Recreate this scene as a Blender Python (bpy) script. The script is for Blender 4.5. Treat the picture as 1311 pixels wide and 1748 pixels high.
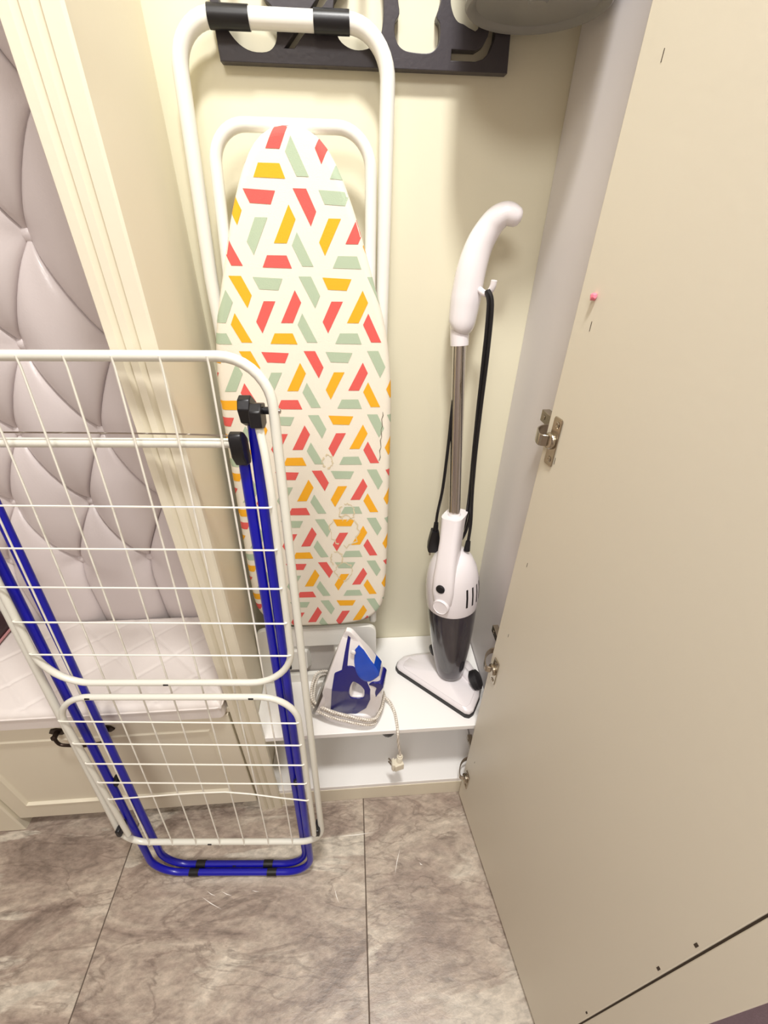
import bpy, bmesh, math, random
from mathutils import Vector, Matrix

random.seed(7)
for o in list(bpy.data.objects):
    bpy.data.objects.remove(o)
scene = bpy.context.scene
COL = scene.collection

# ------------------------------------------------------------------ camera
cam_d = bpy.data.cameras.new('camera')
cam_d.sensor_fit = 'HORIZONTAL'
cam_d.sensor_width = 36.0
cam_d.lens = 36.0 * 721.8 / 1311.0
cam_d.clip_start = 0.02
cam_o = bpy.data.objects.new('camera', cam_d)
COL.objects.link(cam_o)
_r = Vector((0.9974, -0.0713, 0.0144)); _u = Vector((0.0277, 0.5555, 0.8310)); _f = Vector((0.0673, 0.8284, -0.5560))
_m = Matrix((( _r.x, _u.x, -_f.x, 0.0), (_r.y, _u.y, -_f.y, 0.0), (_r.z, _u.z, -_f.z, 1.4), (0, 0, 0, 1)))
cam_o.matrix_world = _m
scene.camera = cam_o

# ------------------------------------------------------------------ world, lamp light, exposure
world = bpy.data.worlds.new('room_world'); scene.world = world
world.use_nodes = True
world.node_tree.nodes['Background'].inputs[0].default_value = (1.0, 0.95, 0.9, 1)
world.node_tree.nodes['Background'].inputs[1].default_value = 0.3
LAMP = Vector((0.05, 0.10, 2.64))
ld = bpy.data.lights.new('ceiling_lamp_light', 'AREA')
ld.shape = 'DISK'; ld.size = 0.20; ld.energy = 17.0; ld.color = (1.0, 0.985, 0.955)
lo = bpy.data.objects.new('ceiling_lamp_light', ld); COL.objects.link(lo)
lo.location = LAMP
ld2 = bpy.data.lights.new('hall_fill_light', 'AREA')  # added frontal fill behind the camera, no known lamp there
ld2.shape = 'DISK'; ld2.size = 0.80; ld2.energy = 17.0; ld2.color = (1.0, 0.975, 0.95)
lo2 = bpy.data.objects.new('hall_fill_light', ld2); COL.objects.link(lo2)
lo2.location = (-0.30, -1.00, 2.64)
vs = scene.view_settings
vs.view_transform = 'Standard'; vs.look = 'None'; vs.gamma = 1.0; vs.use_curve_mapping = False
vs.exposure = 0.76

# ------------------------------------------------------------------ materials
def s2l(c):
    return tuple(((x / 255.0) / 12.92 if x / 255.0 <= 0.04045 else ((x / 255.0 + 0.055) / 1.055) ** 2.4) for x in c)
MATS = {}
def mat(name, col, rough=0.5, metal=0.0, bump=0.0, bscale=200.0, var=0.0, vscale=8.0, coat=0.0, trans=0.0, spec=0.5, alpha=1.0):
    """procedural principled material: base colour with soft noise variation and fine relief"""
    if name in MATS: return MATS[name]
    m = bpy.data.materials.new(name); m.use_nodes = True
    nt = m.node_tree; b = nt.nodes['Principled BSDF']
    c = s2l(col) if max(col) > 1.0 else col
    b.inputs['Base Color'].default_value = (*c, 1)
    b.inputs['Roughness'].default_value = rough
    b.inputs['Metallic'].default_value = metal
    b.inputs['Specular IOR Level'].default_value = spec
    if coat: b.inputs['Coat Weight'].default_value = coat; b.inputs['Coat Roughness'].default_value = 0.15
    if trans: b.inputs['Transmission Weight'].default_value = trans
    tc = nt.nodes.new('ShaderNodeTexCoord')
    if var:
        n = nt.nodes.new('ShaderNodeTexNoise'); n.inputs['Scale'].default_value = vscale; n.inputs['Detail'].default_value = 4
        nt.links.new(tc.outputs['Object'], n.inputs['Vector'])
        r = nt.nodes.new('ShaderNodeMapRange'); r.inputs['To Min'].default_value = 1 - var; r.inputs['To Max'].default_value = 1 + var
        nt.links.new(n.outputs['Fac'], r.inputs['Value'])
        mx = nt.nodes.new('ShaderNodeVectorMath'); mx.operation = 'SCALE'
        mx.inputs[0].default_value = c; nt.links.new(r.outputs[0], mx.inputs['Scale'])
        nt.links.new(mx.outputs[0], b.inputs['Base Color'])
    if bump:
        n = nt.nodes.new('ShaderNodeTexNoise'); n.inputs['Scale'].default_value = bscale; n.inputs['Detail'].default_value = 3
        nt.links.new(tc.outputs['Object'], n.inputs['Vector'])
        bm_ = nt.nodes.new('ShaderNodeBump'); bm_.inputs['Strength'].default_value = bump; bm_.inputs['Distance'].default_value = 0.002
        nt.links.new(n.outputs['Fac'], bm_.inputs['Height']); nt.links.new(bm_.outputs[0], b.inputs['Normal'])
    MATS[name] = m
    return m

M_BACK = mat('cream_back_panel', (230, 224, 199), 0.5, bump=0.05, var=0.02, vscale=2)
M_CREAM = mat('cream_lacquer', (234, 226, 204), 0.42, bump=0.06, bscale=120, var=0.02, vscale=3)
M_DOOR = mat('cream_door_lacquer', (222, 215, 197), 0.4, bump=0.06, bscale=90, var=0.03, vscale=2.5)
M_SIDE = mat('white_laminate', (228, 223, 224), 0.45, var=0.015, vscale=3)
M_SHELF = mat('white_shelf_laminate', (252, 250, 247), 0.4, var=0.01, vscale=4)
M_LEATHER = mat('lilac_grey_leather', (218, 208, 206), 0.30, bump=0.12, bscale=260, var=0.03, vscale=5)
M_CUSH = mat('white_quilted_leatherette', (234, 226, 220), 0.42, bump=0.1, bscale=240, var=0.02)
M_WHITE = mat('white_painted_steel', (240, 238, 230), 0.3, coat=0.2, var=0.01)
M_RACK = mat('white_coated_steel', (228, 226, 214), 0.32, coat=0.2, var=0.02, vscale=20)
M_WIRE = mat('white_coated_wire', (238, 234, 222), 0.35, var=0.01)
M_BLUE = mat('blue_painted_steel', (10, 11, 166), 0.33, coat=0.3, var=0.05, vscale=20)
M_BLACK = mat('black_plastic', (22, 21, 24), 0.38, bump=0.04, var=0.05)
M_RUBBER = mat('black_rubber', (30, 28, 30), 0.55, bump=0.08, var=0.05)
M_CHROME = mat('chrome', (205, 200, 196), 0.14, metal=1.0, var=0.02)
M_NICKEL = mat('nickel_plated_steel', (176, 166, 150), 0.26, metal=1.0, var=0.06, vscale=60)
M_BRONZE = mat('dark_bronze', (62, 50, 42), 0.4, metal=0.8, var=0.15, vscale=90)
M_PLW = mat('white_glossy_plastic', (240, 234, 236), 0.22, coat=0.3, var=0.01)
M_CUP = mat('smoked_plastic_cup', (58, 54, 60), 0.1, coat=0.5, var=0.08, vscale=14)
M_CUPD = mat('dark_filter', (36, 34, 38), 0.45, var=0.1)
M_ANTH = mat('anthracite_board', (60, 55, 60), 0.42, bump=0.12, bscale=160, var=0.06, vscale=12)
M_BASKET = mat('dark_grey_plastic', (138, 136, 132), 0.42, bump=0.05, var=0.04, vscale=10)
M_FABRIC = mat('cream_cotton_cover', (240, 232, 216), 0.85, bump=0.25, bscale=900, var=0.02, spec=0.2)
M_CORAL = mat('coral_print', (228, 100, 94), 0.85, bump=0.25, bscale=900, var=0.02, spec=0.2)
M_YELLOW = mat('yellow_print', (246, 178, 48), 0.85, bump=0.25, bscale=900, var=0.02, spec=0.2)
M_SAGE = mat('sage_print', (180, 196, 170), 0.85, bump=0.25, bscale=900, var=0.03, spec=0.2)
M_SCORCH = mat('scorch_brown', (222, 207, 174), 0.9, var=0.1, vscale=40)
M_IRONW = mat('iron_white_plastic', (238, 233, 232), 0.25, coat=0.3)
M_IRONB = mat('iron_navy_plastic', (28, 28, 116), 0.25, coat=0.3, var=0.04)
M_TANK = mat('iron_blue_tank', (18, 74, 190), 0.1, coat=0.6, var=0.1, vscale=30)
M_SOLE = mat('steel_soleplate', (120, 116, 112), 0.3, metal=0.9, var=0.03)
M_PLUG = mat('cream_plug_plastic', (232, 224, 204), 0.4, var=0.02)
M_WALL = mat('room_wall_paint', (188, 176, 168), 0.8, bump=0.05, var=0.02)
M_CEIL = mat('ceiling_paint', (246, 242, 234), 0.85, var=0.01)
M_GROUT = mat('dark_grout', (96, 84, 74), 0.85, bump=0.2, bscale=400)
M_MAROON = mat('dark_maroon_leather', (58, 34, 38), 0.4, bump=0.1, var=0.08)
M_PINK = mat('pink_gum', (244, 128, 148), 0.5, var=0.04)
M_MAUVE = mat('mauve_mat', (146, 126, 134), 0.95, bump=0.6, bscale=300, var=0.12, vscale=60)
M_DARK = mat('dark_gap', (66, 54, 42), 0.8, var=0.05)
M_GLINT = mat('glint_white', (250, 246, 240), 0.3, var=0.01)

def braid_material():
    m = bpy.data.materials.new('braided_cord'); m.use_nodes = True
    nt = m.node_tree; b = nt.nodes['Principled BSDF']; b.inputs['Roughness'].default_value = 0.6
    uv = nt.nodes.new('ShaderNodeUVMap')
    mp = nt.nodes.new('ShaderNodeMapping'); mp.inputs['Rotation'].default_value = (0, 0, 0.6)
    w = nt.nodes.new('ShaderNodeTexChecker'); w.inputs['Scale'].default_value = 1.0
    mp.inputs['Scale'].default_value = (260, 5, 1)
    w.inputs['Color1'].default_value = (*s2l((244, 238, 228)), 1); w.inputs['Color2'].default_value = (*s2l((188, 176, 160)), 1)
    nt.links.new(uv.outputs[0], mp.inputs[0]); nt.links.new(mp.outputs[0], w.inputs[0])
    nt.links.new(w.outputs['Color'], b.inputs['Base Color'])
    return m
M_BRAID = braid_material()

def stone_material():
    m = bpy.data.materials.new('stone_floor_tile'); m.use_nodes = True
    nt = m.node_tree; N = nt.nodes; L = nt.links; b = N['Principled BSDF']
    geo = N.new('ShaderNodeNewGeometry'); oi = N.new('ShaderNodeObjectInfo')
    off = N.new('ShaderNodeVectorMath'); off.operation = 'MULTIPLY_ADD'
    L.new(oi.outputs['Random'], off.inputs[0]); off.inputs[1].default_value = (7.3, 3.1, 5.7); L.new(geo.outputs['Position'], off.inputs[2])
    def mapping(rot, scale, loc=(0, 0, 0)):
        mp = N.new('ShaderNodeMapping'); mp.inputs['Rotation'].default_value = (0, 0, math.radians(rot)); mp.inputs['Scale'].default_value = scale; mp.inputs['Location'].default_value = loc
        L.new(off.outputs[0], mp.inputs[0]); return mp
    def noise(mp, sc, det, rough, dist):
        n = N.new('ShaderNodeTexNoise'); n.inputs['Scale'].default_value = sc; n.inputs['Detail'].default_value = det; n.inputs['Roughness'].default_value = rough; n.inputs['Distortion'].default_value = dist
        L.new(mp.outputs[0], n.inputs['Vector']); return n
    def ramp(src, *stops):
        r = N.new('ShaderNodeValToRGB'); el = r.color_ramp.elements
        el[0].position, el[0].color = stops[0][0], (*s2l(stops[0][1]), 1)
        el[1].position, el[1].color = stops[-1][0], (*s2l(stops[-1][1]), 1)
        for p, c in stops[1:-1]: k = el.new(p); k.color = (*s2l(c), 1)
        L.new(src, r.inputs[0]); return r
    def mix(fac, c1, c2, mode='MIX'):
        x = N.new('ShaderNodeMixRGB'); x.blend_type = mode
        if isinstance(fac, float): x.inputs[0].default_value = fac
        else: L.new(fac, x.inputs[0])
        L.new(c1, x.inputs[1])
        if isinstance(c2, tuple): x.inputs[2].default_value = (*s2l(c2), 1)
        else: L.new(c2, x.inputs[2])
        return x.outputs[0]
    def mrange(src, a, b_, c, d):
        r = N.new('ShaderNodeMapRange'); r.inputs['From Min'].default_value = a; r.inputs['From Max'].default_value = b_; r.inputs['To Min'].default_value = c; r.inputs['To Max'].default_value = d
        L.new(src, r.inputs[0]); return r.outputs[0]
    mpA = mapping(-55, (0.9, 2.6, 1.0))
    base = noise(mpA, 2.4, 12, 0.68, 1.6)
    col = ramp(base.outputs['Fac'], (0.32, (136, 119, 108)), (0.43, (178, 160, 146)), (0.54, (206, 190, 173)), (0.67, (238, 226, 208)))
    # broad pale shards running the same way
    shard = noise(mapping(-50, (0.8, 3.0, 1.0), (3, 1, 0)), 2.2, 7, 0.55, 1.0)
    c1 = mix(mrange(shard.outputs['Fac'], 0.565, 0.60, 0.0, 0.85), col.outputs[0], (232, 222, 205))
    # brownish drifts
    drift = noise(mapping(-60, (1, 2, 1), (8, 2, 0)), 1.6, 3, 0.5, 0.4)
    c2 = mix(mrange(drift.outputs['Fac'], 0.52, 0.72, 0.0, 0.5), c1, (166, 144, 130))
    # dark layered cracks
    crack = noise(mapping(-48, (1.0, 3.4, 1.0), (4, 9, 0)), 3.2, 7, 0.55, 0.8)
    sb = N.new('ShaderNodeMath'); sb.operation = 'SUBTRACT'; sb.inputs[1].default_value = 0.46; L.new(crack.outputs['Fac'], sb.inputs[0])
    ab = N.new('ShaderNodeMath'); ab.operation = 'ABSOLUTE'; L.new(sb.outputs[0], ab.inputs[0])
    c3 = mix(mrange(ab.outputs[0], 0.0, 0.020, 0.46, 0.0), c2, (118, 100, 90))
    # fine grain
    grain = noise(mapping(-50, (1, 2.2, 1)), 38, 6, 0.7, 0.3)
    gr = ramp(grain.outputs['Fac'], (0.30, (176, 176, 176)), (0.70, (255, 255, 255)))
    c4 = mix(0.85, c3, gr.outputs[0], 'MULTIPLY')
    L.new(c4, b.inputs['Base Color'])
    b.inputs['Roughness'].default_value = 0.34
    hs_ = mix(0.5, crack.outputs['Fac'], grain.outputs['Fac'])
    bp = N.new('ShaderNodeBump'); bp.inputs['Strength'].default_value = 0.35; bp.inputs['Distance'].default_value = 0.004
    L.new(hs_, bp.inputs['Height']); L.new(bp.outputs[0], b.inputs['Normal'])
    return m
M_STONE = stone_material()

# ------------------------------------------------------------------ mesh helpers
def empty(name, loc=(0, 0, 0), label=None, cat=None, group=None):
    o = bpy.data.objects.new(name, None); COL.objects.link(o); o.location = loc
    o.empty_display_size = 0.05
    return tag(o, label, cat, group)
def tag(o, label=None, cat=None, group=None, kind=None):
    if label: o['label'] = label
    if cat: o['category'] = cat
    if group: o['group'] = group
    if kind: o['kind'] = kind
    return o

class MB:
    def __init__(s): s.v = []; s.f = []; s.mi = []; s.uv = {}
    def add(s, verts, faces, mi=0):
        k = len(s.v); s.v += [Vector(x) for x in verts]
        for f in faces: s.f.append([k + i for i in f]); s.mi.append(mi)
        return s
    def box(s, a, b, mi=0):
        (x0, y0, z0), (x1, y1, z1) = a, b
        return s.add([(x0,y0,z0),(x1,y0,z0),(x1,y1,z0),(x0,y1,z0),(x0,y0,z1),(x1,y0,z1),(x1,y1,z1),(x0,y1,z1)],
                     [(0,3,2,1),(4,5,6,7),(0,1,5,4),(1,2,6,5),(2,3,7,6),(3,0,4,7)], mi)
    def obox(s, c, ax, ay, az, mi=0):
        """oriented box: centre and three half-extent vectors"""
        c, ax, ay, az = map(Vector, (c, ax, ay, az))
        vs_ = [c + i*ax + j*ay + k*az for k in (-1, 1) for (i, j) in ((-1,-1),(1,-1),(1,1),(-1,1))]
        return s.add(vs_, [(0,3,2,1),(4,5,6,7),(0,1,5,4),(1,2,6,5),(2,3,7,6),(3,0,4,7)], mi)
    def tube(s, path, r, seg=10, closed=False, mi=0, flat=None, uvs=False):
        P = [Vector(p) for p in path]; n = len(P)
        R = r if isinstance(r, (list, tuple)) else [r] * n
        T = []
        for i in range(n):
            a = P[(i - 1) % n] if (closed or i > 0) else P[i]
            b = P[(i + 1) % n] if (closed or i < n - 1) else P[i]
            T.append((b - a).normalized())
        up = Vector((0, 0, 1)) if abs(T[0].z) < 0.9 else Vector((0, 1, 0))
        nrm = (up - T[0] * up.dot(T[0])).normalized()
        k0 = len(s.v); acc = 0.0
        for i in range(n):
            nrm = (nrm - T[i] * nrm.dot(T[i])).normalized()
            bi = T[i].cross(nrm)
            ri = R[i]
            rx, ry = ri if isinstance(ri, (list, tuple)) else (ri, ri)
            if i: acc += (P[i] - P[i-1]).length
            for j in range(seg):
                a = 2 * math.pi * j / seg
                s.v.append(P[i] + nrm * (math.cos(a) * rx) + bi * (math.sin(a) * ry))
                if uvs: s.uv[len(s.v) - 1] = (acc, j / seg)
        m = n if closed else n - 1
        for i in range(m):
            i2 = (i + 1) % n
            for j in range(seg):
                j2 = (j + 1) % seg
                s.f.append([k0 + i*seg + j, k0 + i*seg + j2, k0 + i2*seg + j2, k0 + i2*seg + j]); s.mi.append(mi)
        if not closed:
            s.f.append([k0 + j for j in range(seg)][::-1]); s.mi.append(mi)
            s.f.append([k0 + (n-1)*seg + j for j in range(seg)]); s.mi.append(mi)
        return s
    def prism(s, poly, d0, d1, fr, mi=0):
        """poly: 2-D points; fr(u, v, d) -> 3-D"""
        n = len(poly)
        k = len(s.v)
        s.v += [Vector(fr(u, v, d0)) for u, v in poly] + [Vector(fr(u, v, d1)) for u, v in poly]
        s.f.append([k + i for i in range(n)][::-1]); s.f.append([k + n + i for i in range(n)])
        s.mi += [mi, mi]
        for i in range(n):
            j = (i + 1) % n
            s.f.append([k + i, k + j, k + n + j, k + n + i]); s.mi.append(mi)
        return s
    def loft(s, rings, cap=True, mi=0, closed=True):
        n = len(rings[0]); k = len(s.v)
        for r in rings: s.v += [Vector(p) for p in r]
        for i in range(len(rings) - 1):
            for j in range(n if closed else n - 1):
                j2 = (j + 1) % n
                s.f.append([k + i*n + j, k + i*n + j2, k + (i+1)*n + j2, k + (i+1)*n + j]); s.mi.append(mi)
        if cap:
            s.f.append([k + j for j in range(n)][::-1]); s.f.append([k + (len(rings)-1)*n + j for j in range(n)]); s.mi += [mi, mi]
        return s
    def lathe(s, prof, c, axis=(0, 0, 1), seg=28, mi=0, ref=None):
        """prof: (radius, height along axis)"""
        ax = Vector(axis).normalized(); up = Vector(ref) if ref else (Vector((1, 0, 0)) if abs(ax.x) < 0.9 else Vector((0, 1, 0)))
        e1 = (up - ax * up.dot(ax)).normalized(); e2 = ax.cross(e1); c = Vector(c)
        return s.loft([[c + ax * h + (e1 * math.cos(2*math.pi*j/seg) + e2 * math.sin(2*math.pi*j/seg)) * r for j in range(seg)] for r, h in prof], mi=mi)
    def build(s, name, m, parent=None, smooth=True, bevel=0.0, bseg=2, angle=40, local=True, extra=()):
        me = bpy.data.meshes.new(name)
        off = Vector((0, 0, 0))
        if parent is not None and local:
            p = parent
            while p is not None: off += p.location; p = p.parent
        me.from_pydata([tuple(v - off) for v in s.v], [], s.f)
        for x in (m if isinstance(m, (list, tuple)) else [m]): me.materials.append(x)
        for x in extra: me.materials.append(x)
        for p, k in zip(me.polygons, s.mi): p.material_index = k
        if s.uv:
            ul = me.uv_layers.new(name='UVMap')
            for lp in me.loops: ul.data[lp.index].uv = s.uv.get(lp.vertex_index, (0, 0))
        bm = bmesh.new(); bm.from_mesh(me)
        bmesh.ops.recalc_face_normals(bm, faces=bm.faces); bm.to_mesh(me); bm.free()
        o = bpy.data.objects.new(name, me); COL.objects.link(o)
        if parent is not None: o.parent = parent
        if bevel:
            b = o.modifiers.new('bevel', 'BEVEL'); b.width = bevel; b.segments = bseg; b.limit_method = 'ANGLE'; b.angle_limit = math.radians(35)
        if smooth:
            for p in me.polygons: p.use_smooth = True
            try: me.set_sharp_from_angle(angle=math.radians(angle))
            except Exception: pass
        return o

def fillet(pts, rad, n=8, closed=False):
    """round the corners of a polyline"""
    P = [Vector(p) for p in pts]; out = []
    N = len(P)
    for i in range(N):
        if not closed and (i == 0 or i == N - 1): out.append(P[i]); continue
        a, b, c = P[(i-1) % N], P[i], P[(i+1) % N]
        r = rad[i] if isinstance(rad, (list, tuple)) else rad
        if not r: out.append(b); continue
        d1 = (a - b).normalized(); d2 = (c - b).normalized()
        ang = d1.angle(d2); t = min(r / math.tan(ang / 2), (a-b).length * 0.49, (c-b).length * 0.49)
        rr = t * math.tan(ang / 2)
        bis = (d1 + d2).normalized(); cen = b + bis * (rr / math.sin(ang / 2))
        s_ = b + d1 * t - cen; e_ = b + d2 * t - cen
        om = s_.angle(e_)
        for k in range(n + 1):
            t_ = k / n
            v = s_ if om < 1e-6 else (s_ * math.sin((1-t_)*om) + e_ * math.sin(t_*om)) / math.sin(om)
            out.append(cen + v)
    return out
def smooth_path(pts, n=6):
    """Catmull-Rom through points"""
    P = [Vector(p) for p in pts]; out = []
    for i in range(len(P) - 1):
        p0 = P[max(i-1, 0)]; p1 = P[i]; p2 = P[i+1]; p3 = P[min(i+2, len(P)-1)]
        for k in range(n):
            t = k / n
            out.append(0.5 * ((2*p1) + (p2-p0)*t + (2*p0-5*p1+4*p2-p3)*t*t + (3*p1-p0-3*p2+p3)*t**3))
    out.append(P[-1]); return out
def interp(tab, x):
    for (a, b), (c, d) in zip(tab, tab[1:]):
        if a <= x <= c: return b + (d - b) * (x - a) / (c - a) if c > a else b
    return tab[0][1] if x < tab[0][0] else tab[-1][1]
def round_rect(x0, y0, x1, y1, r, n=6):
    return [(v.x, v.y) for v in fillet([(x0,y0,0),(x1,y0,0),(x1,y1,0),(x0,y1,0)], r, n, True)]
def soft(poly, n=4): 
    P = [Vector((x, y, 0)) for x, y in poly]; P = P[-1:] + P + P[:2]; out = []
    for i in range(1, len(P)-2):
        p0, p1, p2, p3 = P[i-1:i+3]
        for k in range(n):
            t = k/n; q = 0.5*((2*p1)+(p2-p0)*t+(2*p0-5*p1+4*p2-p3)*t*t+(3*p1-p0-3*p2+p3)*t**3); out.append((q.x, q.y))
    return out
def plate_with_holes(name, outer, holes, depth, bevel, fr_matrix, m, parent):
    """flat board with cut-outs: filled 2-D curve, extruded, turned into a mesh"""
    cu = bpy.data.curves.new(name, 'CURVE'); cu.dimensions = '2D'; cu.fill_mode = 'BOTH'
    cu.extrude = depth / 2; cu.bevel_depth = bevel; cu.bevel_resolution = 1
    for pl in [outer] + holes:
        sp = cu.splines.new('POLY'); sp.points.add(len(pl) - 1); sp.use_cyclic_u = True
        for pt, (u, v) in zip(sp.points, pl): pt.co = (u, v, 0, 1)
    tmp = bpy.data.objects.new(name + '_tmp', cu); COL.objects.link(tmp)
    dg = bpy.context.evaluated_depsgraph_get()
    me = bpy.data.meshes.new_from_object(tmp.evaluated_get(dg))
    bpy.data.objects.remove(tmp); bpy.data.curves.remove(cu)
    off = Vector((0, 0, 0)); p = parent
    while p is not None: off += p.location; p = p.parent
    me.transform(Matrix.Translation(-off) @ fr_matrix)
    me.materials.clear(); me.materials.append(m)
    me.name = name
    o = bpy.data.objects.new(name, me); COL.objects.link(o); o.parent = parent
    for q in me.polygons: q.use_smooth = False
    return o
XZ = lambda Y: Matrix(((1,0,0,0),(0,0,-1,Y),(0,1,0,0),(0,0,0,1)))   # curve (u, v) -> world (X, Z) at depth Y

# ================================================================== SETTING
# floor with separate stone tiles
floor = MB().box((-2.0, -1.75, -0.05), (1.7, 0.92, -0.0016)).build('floor', M_GROUT, smooth=False)
tag(floor, kind='structure')
TW = 0.632; XS = -0.0005
xs = [XS + k * TW for k in range(-4, 4)]
ys = [-1.75, -0.62, 0.64, 0.915]
tile_meshes = {}
for j in range(3):
    for x0, x1 in zip(xs, xs[1:]):
        x0c, x1c = max(x0, -1.995), min(x1, 1.695)
        if x1c - x0c < 0.05: continue
        g = 0.0013
        w, h = round(x1c - x0c - 2*g, 4), round(ys[j+1] - ys[j] - 2*g, 4)
        key = (w, h)
        if key not in tile_meshes:
            o = MB().box((-w/2, -h/2, -0.012), (w/2, h/2, 0.0)).build('tile', M_STONE, None, smooth=False, bevel=0.0008, bseg=1)
            tile_meshes[key] = o.data; t = o
        else:
            t = bpy.data.objects.new('tile', tile_meshes[key]); COL.objects.link(t)
            b = t.modifiers.new('bevel', 'BEVEL'); b.width = 0.0008; b.segments = 1
        t.parent = floor; t.location = ((x0c + x1c)/2, (ys[j] + ys[j+1])/2, 0)
# painted glints: thin white slivers standing in for reflections on the tiles
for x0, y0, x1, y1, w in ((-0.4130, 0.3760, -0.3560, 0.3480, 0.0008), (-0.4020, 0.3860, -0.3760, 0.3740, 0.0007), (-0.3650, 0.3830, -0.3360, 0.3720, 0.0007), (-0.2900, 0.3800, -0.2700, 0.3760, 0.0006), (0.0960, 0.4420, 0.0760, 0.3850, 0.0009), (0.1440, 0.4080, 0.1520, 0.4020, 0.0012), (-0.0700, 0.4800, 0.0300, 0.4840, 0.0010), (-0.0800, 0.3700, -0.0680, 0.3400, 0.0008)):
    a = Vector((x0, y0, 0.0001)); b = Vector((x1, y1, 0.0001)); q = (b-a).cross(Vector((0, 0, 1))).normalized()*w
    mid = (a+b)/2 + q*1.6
    MB().add([a, mid - q, b, mid + q], [(0, 1, 2, 3)]).build('floor_glint', M_GLINT, floor, smooth=False)
# room shell
def shell(name, a, b, m):
    o = MB().box(a, b).build(name, m, smooth=False); tag(o, kind='structure'); return o
shell('wall_back', (-2.0, 0.92, 0), (1.7, 1.02, 2.7), M_WALL)
shell('wall_left', (-2.1, -1.75, 0), (-2.0, 0.92, 2.7), M_WALL)
shell('wall_right', (1.7, -1.75, 0), (1.8, 0.92, 2.7), M_WALL)
shell('wall_front', (-2.0, -1.85, 0), (1.7, -1.75, 2.7), M_WALL)
shell('ceiling', (-2.1, -1.85, 2.7), (1.8, 1.02, 2.8), M_CEIL)
# ceiling fittings: the main lamp, and an added unseen one holding the fill light
for nm, (lx, ly), r, lab in (('ceiling_or_added_lamp', (LAMP.x, LAMP.y), 0.12, 'round white ceiling lamp above the open wardrobe'),
                        ('ceiling_or_added_lamp', (-0.30, -1.00), 0.46, 'unseen round lamp added further back in the hall for fill')):
    L_ = empty(nm, (lx, ly, 2.7), lab, 'lamp', 'round ceiling lamps')
    MB().lathe([(r, 2.700), (r, 2.665), (r*0.95, 2.655), (r*0.86, 2.655), (r*0.86, 2.69)], (lx, ly, 0)).build('housing', M_WHITE, L_)
    MB().lathe([(r*0.85, 2.685), (r*0.85, 2.672), (r*0.7, 2.664), (0.001, 2.660)], (lx, ly, 0)).build('diffuser', M_CEIL, L_)

# ================================================================== WARDROBE
Y0, Y1, XL, XR, ZS, ZL = 0.569, 0.8585, -0.264, 0.338, 0.362, 0.084
ZT = 2.35
ward = empty('wardrobe', (0.03, 0.7, 0), 'cream built-in wardrobe with its door standing open', 'wardrobe')
MB().box((XL-0.016, Y1, 0.0), (XR+0.016, Y1+0.012, ZT)).build('back_panel', M_BACK, ward, smooth=False)
MB().box((XL-0.016, Y0+0.004, 0.0), (XL, Y1-0.0005, ZT)).build('side_panel', M_CREAM, ward, smooth=False, bevel=0.0006, bseg=1)
MB().box((XR, Y0+0.008, 0.0), (XR+0.016, Y1-0.0005, ZT)).build('side_panel', M_SIDE, ward, smooth=False, bevel=0.0006, bseg=1)
MB().box((XL-0.016, Y0+0.002, ZT), (XR+0.016, Y1+0.012, ZT+0.018)).build('top_panel', M_CREAM, ward, smooth=False)
MB().box((XL+0.0008, Y0, ZS-0.016), (XR-0.0022, Y1-0.001, ZS)).build('shelf', M_SHELF, ward, bevel=0.0012, smooth=False)
MB().box((XL+0.0008, Y0+0.001, ZL-0.016), (XR-0.0015, Y1-0.001, ZL)).build('bottom_board', M_SHELF, ward, bevel=0.0012, smooth=False)
MB().box((XL+0.001, Y0, 0.0005), (XR-0.001, Y0+0.016, ZL-0.0162)).build('kickboard', M_CREAM, ward, bevel=0.001, smooth=False)
# fluted pilaster on the left
PX0, PX1, PY = -0.2935, -0.236, 0.558
prof = [(PX0, 0.60), (PX0, PY+0.003), (PX0+0.002, PY), (PX0+0.0125, PY), (PX0+0.0195, PY+0.0075), (PX0+0.0205, PY+0.0075), (PX0+0.0208, PY+0.0010),
        (PX0+0.0300, PY+0.0010), (PX0+0.0370, PY+0.0085), (PX0+0.0380, PY+0.0085), (PX0+0.0383, PY+0.0015), (PX1-0.003, PY+0.0015), (PX1, PY+0.004), (PX1, 0.572), (PX1-0.026, 0.572), (PX1-0.026, 0.60)]
MB().prism(prof, 0.0, 2.35, lambda u, v, d: (u, v, d)).build('pilaster', M_CREAM, ward, smooth=False)
# right front stile behind the door
MB().box((0.296, Y0+0.0005, 0.0), (XR+0.03, Y0+0.0075, ZT)).build('stile', M_SIDE, ward, smooth=False) if False else None

# the open door
DA = Vector((0.281, 0.558, 0)); DD = Vector((0.144, -0.990, 0)).normalized(); DN = DD.cross(Vector((0, 0, 1)))
def dp(s, z, n=0.0): return DA + DD * s + DN * n + Vector((0, 0, z))
def dbox(mb, s0, s1, z0, z1, n0, n1):
    c = (dp(s0, z0, n0) + dp(s1, z1, n1)) / 2
    return mb.obox(c, DD * (s1-s0)/2, DN * (n1-n0)/2, Vector((0, 0, (z1-z0)/2)))
door = dbox(MB(), 0.0, 0.4755, 0.020, 2.25, -0.018, 0.0).build('door', M_DOOR, ward, bevel=0.0012, smooth=False)
tag(door, 'wide open plain cream door leaf')
dbox(MB(), 0.4775, 0.5185, 0.020, 2.25, -0.018, 0.0005).build('edge_strip', M_DOOR, door, bevel=0.001, smooth=False)
dbox(MB(), 0.4756, 0.4774, 0.022, 2.248, -0.016, -0.0012).build('joint', M_DARK, door, smooth=False)
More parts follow.
